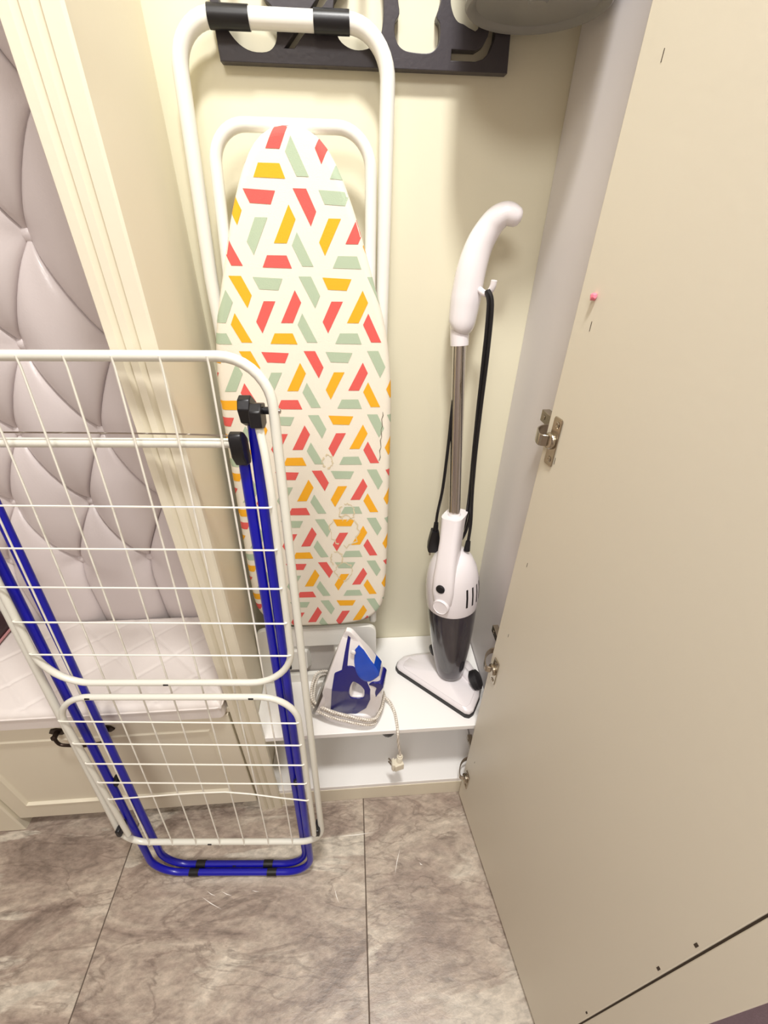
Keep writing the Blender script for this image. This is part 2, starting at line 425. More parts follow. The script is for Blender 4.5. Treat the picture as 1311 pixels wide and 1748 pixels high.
for z, l, tilt in ((1.533, 0.009, 0), (1.307, 0.011, 0), (1.128, 0.010, 0), (0.933, 0.009, 0), (0.755, 0.008, 0), (0.27, 0.008, 0)):
    dbox(MB(), 0.0346, 0.0354, z - l/2, z + l/2, -0.0005, 0.0003).build('nick', M_DARK, door, smooth=False)
for z, w in ((0.772, 0.006), (0.665, 0.006), (0.357, 0.005)):
    dbox(MB(), 0.470 - w/4, 0.470 + w/4, z-0.004, z+0.004, -0.001, 0.0003).build('screw_hole', M_DARK, door, smooth=False)

def hinge(z):
    m = MB()
    zc = z
    # flange on the door with two screw heads, round cup
    P = round_rect(0.0125, zc-0.036, 0.0325, zc+0.036, 0.004, 3)
    m.prism(P, 0.0002, 0.0022, lambda u, v, d: dp(u, v, d))
    for dz in (-0.026, 0.026):
        m.lathe([(0.0048, 0.0), (0.0046, 0.0012), (0.003, 0.0018), (0.0012, 0.0008)], dp(0.0235, zc+dz, 0.0021), DN, 12)
    m.lathe([(0.0125, 0.0), (0.0122, 0.004), (0.010, 0.0062), (0.004, 0.0065)], dp(0.0175, zc, 0.0018), DN, 18)
    # swan-neck arm from the cup across to the side panel
    path = [dp(0.018, zc, 0.004), dp(0.010, zc, 0.016), Vector((0.2735, 0.572, zc-0.002)), Vector((0.287, 0.588, zc-0.004)), Vector((0.302, 0.594, zc-0.005)), Vector((0.317, 0.602, zc-0.005))]
    sp = smooth_path(path, 4)
    hz = Vector((0, 0, 0.0085))
    L_, R_ = [], []
    for i, p in enumerate(sp):
        t = (sp[min(i+1, len(sp)-1)] - sp[max(i-1, 0)]).normalized(); nn = t.cross(Vector((0, 0, 1))).normalized() * 0.0013
        L_.append([p - hz - nn, p + hz - nn, p + hz + nn, p - hz + nn])
    m.loft(L_)
    # arm body and base plate on the side panel
    m.obox((0.3205, 0.628, zc-0.006), (0.0065, 0, 0), (0, 0.029, 0), (0, 0, 0.0095))
    m.obox((0.3345, 0.632, zc-0.006), (0.0033, 0, 0), (0, 0.019, 0), (0, 0, 0.024))
    for yy in (0.614, 0.645):
        m.lathe([(0.0042, 0), (0.004, 0.0016), (0.0012, 0.0008)], (0.3142, yy, zc-0.006), (-1, 0, 0), 12)
    h = m.build('hinge', M_NICKEL, door, bevel=0.0006, bseg=1, angle=30)
    tag(h, 'nickel cup hinge')
for z in (1.152, 0.628, 0.150): hinge(z)

# small black stop under the shelf
MB().loft([[Vector((0.070 + 0.024*math.cos(a)*k, 0.600 + 0.010*w, 0.3455 - 0.0*d - max(0, 1)*0 + (0.062*math.sin(a)*k if math.sin(a) < 0 else 0))) for a in [2*math.pi*i/20 for i in range(20)]]
           for k, w, d in ((0.8, -1, 0), (1.0, -0.6, 0), (1.0, 0.6, 0), (0.8, 1, 0))]).build('shelf_stop', M_BLACK, ward)

# pink blob stuck to the door
g = MB().lathe([(0.0004, -0.0005), (0.0034, 0.0), (0.0042, 0.002), (0.0030, 0.0045), (0.0005, 0.0052)], dp(0.0295, 1.338, 0.0006), DN, 10)
for v in g.v: v.z += 0.0014 * math.sin(1400 * v.y)
tag(g.build('chewing_gum', M_PINK), 'tiny pink blob of gum stuck to the open door', 'gum')

# ================================================================== HOOK PANEL
hook = empty('hook_panel', (0.033, 0.8405, 1.589), 'dark anthracite cut-out wall panel behind the ironing board frame', 'wall panel')
def arc(cx, cz, rx, rz, a0, a1, n=10):
    return [(cx + rx*math.cos(math.radians(a0 + (a1-a0)*k/n)), cz + rz*math.sin(math.radians(a0 + (a1-a0)*k/n))) for k in range(n+1)]
outer = [(-0.167, 1.589), (0.234, 1.589), (0.226, 1.735), (-0.174, 1.735)]
h1 = [(-0.160, 1.700)] + [(-0.1585, 1.632), (-0.152, 1.617), (-0.140, 1.605), (-0.124, 1.5985), (-0.104, 1.5985), (-0.093, 1.604), (-0.0875, 1.614), (-0.0870, 1.630), (-0.090, 1.641), (-0.104, 1.655), (-0.104, 1.700)]
h2 = [(-0.081, 1.603), (-0.065, 1.603), (0.003, 1.668), (-0.002, 1.700), (-0.020, 1.700), (-0.020, 1.668)]
h2 = [(-0.081, 1.603), (-0.0655, 1.603), (-0.018, 1.649), (0.000, 1.672), (-0.018, 1.672), (-0.034, 1.649)]
h3 = [(-0.0105, 1.650), (-0.010, 1.627), (-0.005, 1.614), (0.007, 1.6065), (0.022, 1.604), (0.038, 1.607), (0.050, 1.615), (0.0555, 1.628), (0.057, 1.645), (0.055, 1.675), (0.048, 1.690), (0.022, 1.700), (0.010, 1.692), (0.008, 1.668)]
h4 = [(0.0745, 1.6525), (0.0765, 1.641), (0.0712, 1.633), (0.0708, 1.622), (0.0755, 1.612), (0.084, 1.6065), (0.096, 1.6045), (0.116, 1.604), (0.127, 1.607), (0.1335, 1.614), (0.1350, 1.624), (0.1335, 1.634), (0.1285, 1.640), (0.1325, 1.650), (0.135, 1.664), (0.131, 1.690), (0.115, 1.705), (0.092, 1.705), (0.077, 1.690), (0.073, 1.668)]
h5 = [(0.151, 1.598), (0.187, 1.598), (0.198, 1.601), (0.207, 1.609), (0.212, 1.622), (0.212, 1.640), (0.202, 1.640), (0.2005, 1.624), (0.195, 1.615), (0.186, 1.6105), (0.151, 1.6105)]
h6 = [(0.1445, 1.660), (0.148, 1.646), (0.155, 1.637), (0.165, 1.6335), (0.190, 1.632), (0.190, 1.700), (0.146, 1.700)]
plate_with_holes('cutout_board', outer, [soft(h1, 3), h2, soft(h3, 3), soft(h4, 3), h5, soft(h6, 3)], 0.016, 0.0008, XZ(0.8492), M_ANTH, hook)
for hx in (-0.13, 0.03):
    MB().tube(smooth_path([(hx, 0.842, 1.722), (hx, 0.815, 1.721), (hx, 0.785, 1.716), (hx, 0.768, 1.722), (hx, 0.764, 1.738)], 5), 0.004, 8).build('hook', M_ANTH, hook)

# ================================================================== HANGING BASKET
BC = Vector((0.236, 0.748, 0)); BZ = 1.624
bas = empty('hanging_basket', (BC.x, BC.y, BZ), 'round dark grey plastic basket hanging at the top right', 'basket')
r0, r1, zt = 0.086, 0.094, 1.88
m = MB().lathe([(0.002, BZ+0.004), (0.010, BZ+0.0035), (0.012, BZ+0.0055), (0.074, BZ+0.0055), (0.078, BZ+0.001), (0.084, BZ), (0.087, BZ+0.003), (0.0875, BZ+0.014), (0.085, BZ+0.016), (0.083, BZ+0.008), (0.002, BZ+0.008)], BC, seg=48)
m.build('bottom', M_BASKET, bas)
m = MB()
for k in range(24):
    a = 2*math.pi*k/24; da = 0.07
    rings = []
    for z, r in ((BZ+0.012, r0), (BZ+0.10, (r0+r1)/2), (zt, r1)):
        c = BC + Vector((math.cos(a)*r, math.sin(a)*r, z)); t = Vector((-math.sin(a), math.cos(a), 0))*0.0042; nrm = Vector((math.cos(a), math.sin(a), 0))*0.0012
        rings.append([c - t - nrm, c + t - nrm, c + t + nrm, c - t + nrm])
    m.loft(rings)
for z in (BZ+0.06, BZ+0.115, BZ+0.17):
    r = r0 + (r1-r0)*(z-BZ)/0.25
    m.lathe([(r-0.0014, z), (r+0.0014, z), (r+0.0014, z+0.012), (r-0.0014, z+0.012), (r-0.0014, z)], BC, seg=48)
m.build('slatted_wall', M_BASKET, bas)
MB().lathe([(r1-0.002, zt-0.01), (r1+0.005, zt-0.01), (r1+0.006, zt), (r1-0.002, zt+0.002), (r1-0.002, zt-0.01)], BC, seg=48).build('rim', M_BASKET, bas)
MB().tube(smooth_path([(0.16, 0.748, 1.875), (0.172, 0.76, 1.94), (0.21, 0.775, 1.735 + 0.24), (0.25, 0.775, 1.975), (0.30, 0.76, 1.94), (0.312, 0.748, 1.875)], 6), 0.003, 8).build('handle', M_BASKET, bas)
MB().box((0.20, 0.772, 1.962), (0.262, Y1, 1.968)).build('hanger_bracket', M_ANTH, bas, bevel=0.001)

# ================================================================== BENCH, TUFTED PANEL, CUSHION
bx0 = -1.55
bench = empty('storage_bench', (-0.9, 0.7, 0), 'cream storage bench under the tufted leather panel', 'bench')
MB().box((bx0, 0.580, 0.050), (PX0-0.001, 0.845, 0.498)).build('body', M_CREAM, bench, smooth=False)
MB().box((bx0, 0.566, 0.486), (PX0-0.001, 0.846, 0.504)).build('seat_board', M_CREAM, bench, bevel=0.002, smooth=False)
# drawer front with a moulded field
dx0, dx1, dz0, dz1 = -0.934, -0.300, 0.052, 0.484
fx0, fx1, fz0, fz1 = -0.884, -0.356, 0.128, 0.425
yf = 0.561
frame_v = []
def ring(x0, z0, x1, z1, y): return [Vector((x0, y, z0)), Vector((x1, y, z0)), Vector((x1, y, z1)), Vector((x0, y, z1))]
df = MB().loft([ring(dx0, dz0, dx1, dz1, 0.580), ring(dx0, dz0, dx1, dz1, yf+0.002), ring(dx0+0.002, dz0+0.002, dx1-0.002, dz1-0.002, yf),
           ring(fx0-0.006, fz0-0.006, fx1+0.006, fz1+0.006, yf), ring(fx0-0.003, fz0-0.003, fx1+0.003, fz1+0.003, yf-0.003), ring(fx0, fz0, fx1, fz1, yf-0.003),
           ring(fx0+0.004, fz0+0.004, fx1-0.004, fz1-0.004, yf+0.004), ring(fx0+0.012, fz0+0.012, fx1-0.012, fz1-0.012, yf+0.004)]).build('drawer_front', M_CREAM, bench, smooth=False)
df2 = MB().loft([[v + Vector((-0.725, 0, 0)) for v in r] for r in [ring(dx0, dz0, dx1, dz1, 0.580), ring(dx0, dz0, dx1, dz1, yf+0.002), ring(dx0+0.002, dz0+0.002, dx1-0.002, dz1-0.002, yf),
           ring(fx0-0.006, fz0-0.006, fx1+0.006, fz1+0.006, yf), ring(fx0-0.003, fz0-0.003, fx1+0.003, fz1+0.003, yf-0.003), ring(fx0, fz0, fx1, fz1, yf-0.003),
           ring(fx0+0.004, fz0+0.004, fx1-0.004, fz1-0.004, yf+0.004), ring(fx0+0.012, fz0+0.012, fx1-0.012, fz1-0.012, yf+0.004)]]).build('drawer_front', M_CREAM, bench, smooth=False)
MB().loft([ring(-1.024, 0.0, -0.9365, 0.485, 0.60), ring(-1.024, 0.0, -0.9365, 0.485, 0.5555), ring(-1.020, 0.004, -0.9405, 0.481, 0.5525)]).build('stile', M_CREAM, bench, smooth=False)
# bronze drop handle: back plate, pull and knuckles
hx, hz = -0.622, 0.457
hm = MB()
for sx in (-1, 1):
    c = Vector((hx + sx*0.052, yf-0.0022, hz+0.006))
    hm.prism([(c.x + a, c.z + b) for a, b in ((-0.018, -0.004), (-0.012, 0.007), (0, 0.010), (0.012, 0.007), (0.018, -0.004), (0.008, -0.012), (-0.008, -0.012))], yf-0.004, yf-0.0002, lambda u, v, d: (u, d, v))
    hm.lathe([(0.006, 0), (0.0055, 0.010), (0.007, 0.014), (0.003, 0.018)], (c.x, yf-0.003, hz+0.004), (0, -1, 0), 12)
hm.tube(smooth_path([(hx-0.052, yf-0.016, hz+0.002), (hx-0.046, yf-0.019, hz-0.018), (hx-0.02, yf-0.020, hz-0.024), (hx, yf-0.021, hz-0.026), (hx+0.02, yf-0.020, hz-0.024), (hx+0.046, yf-0.019, hz-0.018), (hx+0.052, yf-0.016, hz+0.002)], 5), [0.0035]*31, 8)
tag(hm.build('handle', M_BRONZE, df), 'dark bronze drop handle')

# tufted leather panel
DX, DZ = 0.160, 0.1655
BX, BZT = -0.508, 0.7225            # one button of the lowest row
tp = empty('tufted_panel', (-0.9, 0.845, 0.5), 'lilac-grey leather wall panel with deep diamond tufting and buttons', 'wall panel')
tx0, tx1, tz0, tz1 = -1.55, -0.296, 0.506, 2.0
FR = [0, 0.006, 0.018, 0.04, 0.075, 0.12, 0.18, 0.26, 0.36, 0.5]
FR = FR + [1-f for f in FR[-2::-1]][:-1]          # sample positions inside one diamond, dense at the seams
def tuft_h(a, b, db):
    g = max(a, b)
    h = 0.025*(max(a*b, 0.0) ** 0.42) + 0.016*(g ** 0.8) - 0.0035*(math.exp(-(a/0.05)**2) + math.exp(-(b/0.05)**2))*min(1.0, g*3)
    return h + 0.006*(1 - math.exp(-(db/0.022)**2))
yb = 0.852
m = MB(); idx = {}
def tv(s_, t_, low=None):
    key = (round(s_, 4), round(t_, 4), None if low is None else round(low, 4))
    if low is not None and low == 0: key = (key[0], key[1], None)
    if key in idx: return idx[key]
    X = (s_+t_)/2; Z = (s_-t_)/2
    a, b = abs(math.sin(math.pi*s_)), abs(math.sin(math.pi*t_))
    x = BX + DX*X; z = BZT + 2*DZ*Z
    ds, dt = s_-round(s_), t_-round(t_)
    db = math.hypot(DX*(ds+dt)/2, DZ*(ds-dt))
    if low is None: h = tuft_h(a, b, db)
    else:
        z = BZT - low*(BZT-tz0); k = min(1.0, low/0.25)
        db = math.hypot((X-round(X))*DX, z-BZT); ax = abs(math.sin(math.pi*X))
        h0 = tuft_h(ax, ax, db); h1 = 0.036*(ax**0.22) + 0.004
        h = h0*(1-k) + h1*k
        e = min(1.0, (1-low)/0.16); h *= 0.25 + 0.75*math.sqrt(max(0.0, 1-(1-e)**2))
    idx[key] = len(m.v); m.v.append(Vector((x, yb - 0.006 - h, z))); return idx[key]
def face(*f): m.f.append(list(f)); m.mi.append(0)
SS = [i + f for i in range(-12, 12) for f in FR]
inside = lambda s_, t_: -6.6 < (s_+t_)/2 < 1.42 and 0 <= (s_-t_)/2 < 3.9
for i in range(len(SS)-1):
    for j in range(len(SS)-1):
        s0, s1, t0, t1 = SS[i], SS[i+1], SS[j], SS[j+1]
        if not all(-6.5 < (p+q)/2 < 1.33 and (p-q)/2 < 3.9 for p in (s0, s1) for q in (t0, t1)): continue
        if s0 >= t1 - 1e-9: face(tv(s0, t0), tv(s1, t0), tv(s1, t1), tv(s0, t1))
        elif i == j: face(tv(s0, t0), tv(s1, t0), tv(s1, t1))
LOW = [0, 0.04, 0.09, 0.15, 0.22, 0.32, 0.44, 0.58, 0.72, 0.82, 0.89, 0.94, 0.975, 1.0]
SX_ = [x for x in SS if -6.5 < x < 1.33]
for x0, x1 in zip(SX_, SX_[1:]):
    for l0, l1 in zip(LOW, LOW[1:]): face(tv(x0, x0, l0), tv(x1, x1, l0), tv(x1, x1, l1), tv(x0, x0, l1))
m.build('leather_face', M_LEATHER, tp, angle=110)
MB().box((tx0, yb-0.004, tz0), (tx1, yb+0.02, tz1)).build('backing_board', M_CREAM, tp, smooth=False)
btn = None
for row in range(0, 8):
    z = BZT + row*DZ
    for k in range(-6, 2):
        x = BX + k*DX + (DX/2 if row % 2 else 0.0)
        if not (tx0 + 0.02 < x < tx1 - 0.02) or z > tz1 - 0.05: continue
        if btn is None:
            btn = MB().lathe([(0.0005, 0.0070), (0.006, 0.0062), (0.0100, 0.0035), (0.0106, -0.002)], (0, 0, 0), (0, -1, 0), 14).build('button', M_LEATHER, None)
            t = btn
        else:
            t = bpy.data.objects.new('button', btn.data); COL.objects.link(t)
        t.parent = tp; t.location = Vector((x, yb - 0.008, z)) - tp.location

# quilted seat cushion
cx0, cx1, cy0, cy1, cz0, cz1 = bx0, -0.2985, 0.542, 0.802, 0.5045, 0.5565
cu_ = empty('seat_cushion', (-0.9, 0.68, cz0), 'white diamond-quilted cushion lying on the bench', 'cushion')
def samples(a, b, r, n):
    e = [a + r*(1-math.cos(math.pi/2*k/6)) for k in range(7)]; f = [b - (x-a) for x in e][::-1]
    return e + [e[-1] + (f[0]-e[-1])*k/n for k in range(1, n)] + f
SX, SY = samples(cx0, cx1, 0.016, 300), samples(cy0, cy1, 0.016, 70)
def cush(x, y):
    d = min(x-cx0, cx1-x, y-cy0, cy1-y); r = 0.016
    z = cz1 - (r - math.sqrt(max(0, r*r - (r-min(d, r))**2)))
    q = 0.105
    for sgn in (1, -1):
        u = ((x + 0.3)*0.78 + sgn*(y-0.56)*0.9) / q
        dd = abs(u - round(u))*q
        z -= 0.0028*math.exp(-(dd/0.0035)**2) * min(1, d/0.012)
    return z
m = MB(); nx, ny = len(SX), len(SY)
m.add([(x, y, cush(x, y)) for y in SY for x in SX], [(i*nx+j, i*nx+j+1, (i+1)*nx+j+1, (i+1)*nx+j) for i in range(ny-1) for j in range(nx-1)])
m.build('quilted_top', M_CUSH, cu_, angle=80)
rr = fillet([(cx0+0.001, cy0+0.001, 0), (cx1-0.001, cy0+0.001, 0), (cx1-0.001, cy1-0.001, 0), (cx0+0.001, cy1-0.001, 0)], 0.012, 6, True)
MB().loft([[Vector((p.x, p.y, z)) for p in rr] for z in (cz0, cz0+0.004, cz1-0.014)]).build('side_band', M_CUSH, cu_, angle=60)
MB().tube([Vector((p.x, p.y, cz1-0.0135)) for p in fillet([(cx0, cy0, 0), (cx1, cy0, 0), (cx1, cy1, 0), (cx0, cy1, 0)], 0.012, 6, True)], 0.0022, 6, True).build('piping', M_CUSH, cu_)

# dark handbag at the left end of the bench
bag = empty('handbag', (-0.945, 0.745, cz1), 'dark maroon handbag lying on the white bench cushion', 'bag')
rings = []
for k, (sc, z) in enumerate(((0.86, 0.0), (0.97, 0.006), (1.0, 0.02), (0.98, 0.04), (0.9, 0.054), (0.7, 0.060))):
    rings.append([Vector((-0.945 + x*sc, 0.745 + y*sc, cz1 + z + 0.001)) for x, y in round_rect(-0.085, -0.055, 0.085, 0.055, 0.025, 5)])
MB().loft(rings).build('bag_body', M_MAROON, bag)
MB().tube([(-0.945 + x*0.985, 0.745 + y*0.985, cz1 + 0.008) for x, y in round_rect(-0.087, -0.057, 0.087, 0.057, 0.026, 5)], 0.003, 8, True).build('piping', mat('dusty_pink_trim', (196, 140, 140), 0.5, var=0.03), bag)

# mauve door mat beyond the door
mt = MB().prism(round_rect(0.50, -0.60, 1.10, 0.16, 0.03, 4), 0.0005, 0.010, lambda u, v, d: (u, v, d)).build('door_mat', M_MAUVE, bevel=0.003)
tag(mt, 'dark mauve mat on the floor beyond the open door', 'mat')

# ================================================================== DRYING RACK
RO = Vector((-0.0976, 0.4020, 0.2062)); RA = Vector((0.9977, -0.0672, 0.0095)); RB = Vector((-0.0015, 0.1185, 0.9930)); RN = Vector((-0.0678, -0.9907, 0.1181))
def rp(s, t, d=0.0): return RO + RA*s + RB*t + RN*d
rack = empty('drying_rack', (-0.33, 0.43, 0.0), 'folded white and blue clothes drying rack leaning on the pilaster', 'drying rack')
RW, RH = -0.4618, 1.0735
MB().tube(fillet([rp(0,0), rp(0,RH), rp(RW,RH), rp(RW,0)], [0.055, 0.06, 0.06, 0.055], 9, True), 0.0066, 12, True).build('main_frame', M_RACK, rack)
for s_ in (-0.0695, -0.1255, -0.1818, -0.2382, -0.2932, -0.348, -0.4015):
    MB().tube([rp(s_, -0.001, 0.0062), rp(s_, 0.012, 0.0045), rp(s_, RH-0.012, 0.0045), rp(s_, RH+0.001, 0.0062)], 0.00145, 6).build('long_wire', M_WIRE, rack)
# upper wing, hinged near the top
D1 = 0.0185
uw = MB().tube(fillet([rp(-0.0215, 0.998, 0.002), rp(-0.0150, 0.955, 0.010), rp(-0.0120, 0.90, 0.0150), rp(-0.0125, 0.547, D1), rp(-0.4345, 0.547, D1), rp(-0.4360, 0.90, 0.0150), rp(-0.4420, 0.955, 0.010), rp(-0.4540, 0.998, 0.002)], [0, 0.2, 0.2, 0.075, 0.075, 0.2, 0.2, 0], 10), 0.0056, 12).build('upper_wing', M_RACK, rack)
for t_ in (0.8845, 0.8175, 0.750, 0.683, 0.615):
    MB().tube([rp(-0.0115, t_, D1+0.0042), rp(-0.016, t_, D1+0.0060), rp(-0.431, t_+0.003, D1+0.0060), rp(-0.4355, t_+0.003, D1+0.0042)], 0.00145, 6).build('cross_wire', M_WIRE, uw)
# lower wing, hinged at the bottom corners
lw = MB().tube(fillet([rp(-0.0135, 0.060, 0.0135), rp(-0.0140, 0.5115, D1), rp(-0.442, 0.5115, D1), rp(-0.4300, 0.060, 0.0135)], [0, 0.065, 0.065, 0], 10), 0.0056, 12).build('lower_wing', M_RACK, rack)
for i, t_ in enumerate((0.4495, 0.387, 0.327, 0.2665, 0.209)):
    l = -0.4445 + 0.0048*i
    pts = [rp(-0.0130, t_, D1+0.0042), rp(-0.0175, t_, D1+0.0060), rp(l+0.004, t_+0.006, D1+0.0060), rp(l, t_+0.006, D1+0.0042)]
    if i == 4: pts = [rp(-0.0130, t_, D1+0.0042), rp(-0.0175, t_, D1+0.0060), rp(-0.07, t_+0.010, D1+0.006), rp(-0.13, t_+0.024, D1+0.006), rp(-0.18, t_+0.031, D1+0.006), rp(-0.25, t_+0.027, D1+0.006), rp(l+0.004, t_+0.006, D1+0.006), rp(l, t_+0.006, D1+0.0042)]
    MB().tube(pts, 0.00145, 6).build('cross_wire', M_WIRE, lw)
# blue leg frames (folded): inner one with the grip bar, outer one
LA = MB().tube(fillet([rp(-0.0560, 0.936, -0.026), rp(-0.0575, -0.1865, -0.0370), rp(-0.4270, -0.1865, -0.0370), rp(-0.4300, 0.936, -0.026)], [0, 0.065, 0.065, 0], 10), 0.0078, 14).build('leg_frame', M_BLUE, rack)
tag(LA, 'blue inner leg frame')
LB = MB().tube(fillet([rp(-0.0375, 0.992, -0.030), rp(-0.0415, -0.1885, -0.0200), rp(-0.4440, -0.1885, -0.0200), rp(-0.4720, 0.992, -0.030)], [0, 0.070, 0.070, 0], 10), 0.0078, 14).build('leg_frame', M_BLUE, rack)
tag(LB, 'blue outer leg frame')
MB().tube([rp(-0.058, 0.962, -0.014), rp(-0.428, 0.962, -0.014)], 0.0066, 14).build('cross_bar', M_RACK, rack)
MB().tube(smooth_path([rp(-0.049, 0.960, -0.006), rp(-0.054, 0.968, -0.005), rp(-0.068, 0.9745, -0.006), rp(-0.2, 0.9775, -0.006), rp(-0.40, 0.978, -0.006), rp(-0.418, 0.9745, -0.006), rp(-0.432, 0.968, -0.005), rp(-0.437, 0.960, -0.006)], 4), 0.0012, 6).build('locking_wire', M_CHROME, rack)
def rbox(mb, s0, s1, t0, t1, d0, d1):
    return mb.obox((rp(s0, t0, d0) + rp(s1, t1, d1))/2, RA*(s1-s0)/2, RB*(t1-t0)/2, RN*(d1-d0)/2)
def rprism(mb, poly, s0, s1):
    """outline in (t, d), extruded along s"""
    return mb.prism(poly, s0, s1, lambda u, v, d: rp(d, u, v))
for sx in (-0.0555, -0.4305):
    c = MB(); rprism(c, [(0.976, -0.018), (0.979, -0.010), (0.977, -0.002), (0.970, 0.001), (0.945, -0.002), (0.930, -0.014), (0.928, -0.030), (0.935, -0.034), (0.965, -0.030)], sx-0.0085, sx+0.0085)
    c.build('end_cap', M_BLACK, rack, bevel=0.002)
for sx, sg in ((-0.0375, 1), (-0.4720, 1)):
    c = MB(); rprism(c, [(1.020, -0.022), (1.026, -0.012), (1.022, -0.002), (1.010, 0.003), (0.992, -0.004), (0.984, -0.020), (0.984, -0.036), (0.992, -0.039), (1.012, -0.034)], sx-0.008, sx+0.008)
    rprism(c, [(1.016, -0.014), (1.019, 0.004), (1.010, 0.014), (0.990, 0.014), (0.986, 0.000), (0.990, -0.012)], sx+sg*0.009, sx+sg*0.0240)
    c.tube([rp(sx, 1.0085, -0.005), rp(sx+(0.034 if sx > -0.2 else 0.018), 1.0085, -0.002)], 0.0048, 12)
    c.build('pivot_joint', M_BLACK, rack, bevel=0.0016)
for sx in (-0.0495, -0.4445):
    rbox(MB(), sx-0.006, sx+0.006, 0.180, 0.197, -0.040, -0.020).build('pivot_clip', M_BLACK, rack, bevel=0.003)
for sx in (-0.0070, -0.4520):
    c = MB(); rbox(c, sx-0.0055, sx+0.0055, 0.052, 0.074, -0.012, 0.016); c.build('hinge_clip', M_BLACK, rack, bevel=0.003)
for sx in (-0.345, -0.145):
    c = MB(); c.tube([rp(sx-0.012, -0.1885, -0.0200), rp(sx+0.012, -0.1885, -0.0200)], 0.0092, 12); c.build('foot', M_BLACK, rack)
for sx in (-0.333, -0.158):
    c = MB(); c.tube([rp(sx-0.012, -0.1865, -0.0370), rp(sx+0.012, -0.1865, -0.0370)], 0.0092, 12); c.build('foot', M_BLACK, rack)
for s_, t_, d_ in ((-0.2307, 0.547, D1+0.0050), (-0.375, 0.5125, D1+0.0052), (-0.091, 0.5125, D1+0.0052), (-0.262, 0.0015, 0.0062), (-0.245, -0.183, -0.0305)):
    rbox(MB(), s_-0.0045, s_+0.0045, t_-0.0016, t_+0.0016, d_-0.001, d_+0.0012).build('rivet', M_BLACK, rack, bevel=0.0005, bseg=1)
for s_ in (0.0,): MB().lathe([(0.0035, 0), (0.0035, 0.002), (0.001, 0.003)], rp(0.0064, 1.0085, 0), RA, 10).build('screw', M_CHROME, rack)

# ================================================================== IRONING BOARD
BO = Vector((-0.08, 0.712, 0.45)); BL_ = math.radians(4.0)
BE1 = Vector((1, 0, 0)); BE2 = Vector((0, math.sin(BL_), math.cos(BL_))); BN = BE1.cross(BE2)
def bp_(u, v, d=0.0): return BO + BE1*u + BE2*v + BN*d
ib = empty('ironing_board', (-0.09, 0.75, ZS), 'ironing board with geometric print cover standing in the wardrobe', 'ironing board')
HW = [(0.1274, 0.0), (0.1290, 0.060), (0.1330, 0.085), (0.1420, 0.112), (0.1580, 0.134), (0.1800, 0.1485), (0.2154, 0.1555), (0.336, 0.1575), (0.55, 0.1570), (0.67, 0.1565), (0.735, 0.1540), (0.80, 0.1455), (0.84, 0.1345),
      (0.89, 0.1185), (0.96, 0.0965), (1.01, 0.0765), (1.035, 0.0635), (1.050, 0.0535), (1.064, 0.0395), (1.0700, 0.0280), (1.0735, 0.0)]
cen = lambda v: -0.011 + 0.0125*(v-0.127)/0.947
right = [Vector((cen(v) + w, v, 0)) for v, w in HW]; left = [Vector((cen(v) - w, v, 0)) for v, w in HW[1:-1]]
OUT = right + left[::-1]                       # counter-clockwise outline
# resample the outline smoothly
def resample(poly, n):
    P = poly + [poly[0]]; D = [0]
    for a, b in zip(P, P[1:]): D.append(D[-1] + (b-a).length)
    out = []; k = 0
    for i in range(n):
        t = D[-1]*i/n
        while D[k+1] < t: k += 1
        out.append(P[k].lerp(P[k+1], (t-D[k])/max(1e-9, D[k+1]-D[k])))
    return out
OUT = resample(OUT, 160)
for _ in range(3): OUT = [(OUT[i-1] + OUT[i]*2 + OUT[(i+1) % len(OUT)])/4 for i in range(len(OUT))]
NRM = []
for i in range(len(OUT)):
    t = (OUT[(i+1) % len(OUT)] - OUT[i-1]).normalized(); NRM.append(Vector((-t.y, t.x, 0)))
ER = 0.013
def drop(d): d = max(0.0, min(ER, d)); return -(ER - math.sqrt(max(0, ER*ER - (ER-d)**2)))
rings = []
for dd, h in ((0.018, -0.0300), (0.004, -0.0300), (0.0, -0.026), (0.0, -0.018)) : rings.append([bp_(p.x + q.x*dd, p.y + q.y*dd, h) for p, q in zip(OUT, NRM)])
for k in range(1, 9):
    a = math.pi/2*k/8; dd = ER*(1-math.cos(a)); rings.append([bp_(p.x + q.x*dd, p.y + q.y*dd, drop(dd)) for p, q in zip(OUT, NRM)])
cover = MB().loft(rings).build('padded_cover', M_FABRIC, ib, angle=60)
def clip(poly, inset):
    """Sutherland-Hodgman against the (convex) outline"""
    for i in range(len(OUT)):
        a = OUT[i] + NRM[i]*inset; n_ = NRM[i]; res = []
        for j in range(len(poly)):
            p, q = poly[j], poly[(j+1) % len(poly)]
            dp_, dq = (p-a).dot(n_), (q-a).dot(n_)
            if dp_ >= 0: res.append(p)
            if (dp_ >= 0) != (dq >= 0): res.append(p.lerp(q, dp_/(dp_-dq)))
        poly = res
        if len(poly) < 3: return []
    return poly
def edge_dist(p): return min((p - OUT[i]).dot(NRM[i]) for i in range(len(OUT)))
CELL = dict(T=[(0.0355,0.7743),(0.0817,0.7723),(0.0737,0.7559),(0.0435,0.7572)], A=[(-0.0020,0.7756),(0.0175,0.7755),(0.0306,0.7482),(0.0215,0.7298)],
    B=[(0.0996,0.7563),(0.1085,0.7383),(0.0927,0.7076),(0.0732,0.7077)], C=[(0.0485,0.7400),(0.0672,0.7399),(0.0411,0.6918),(0.0328,0.7094)],
    D=[(-0.0002,0.7224),(0.0224,0.6771),(0.0049,0.6773),(-0.0090,0.7050)], E=[(0.0610,0.6917),(0.0910,0.6916),(0.0977,0.6743),(0.0525,0.6752)])
Y_, C_, S_ = 1, 0, 2
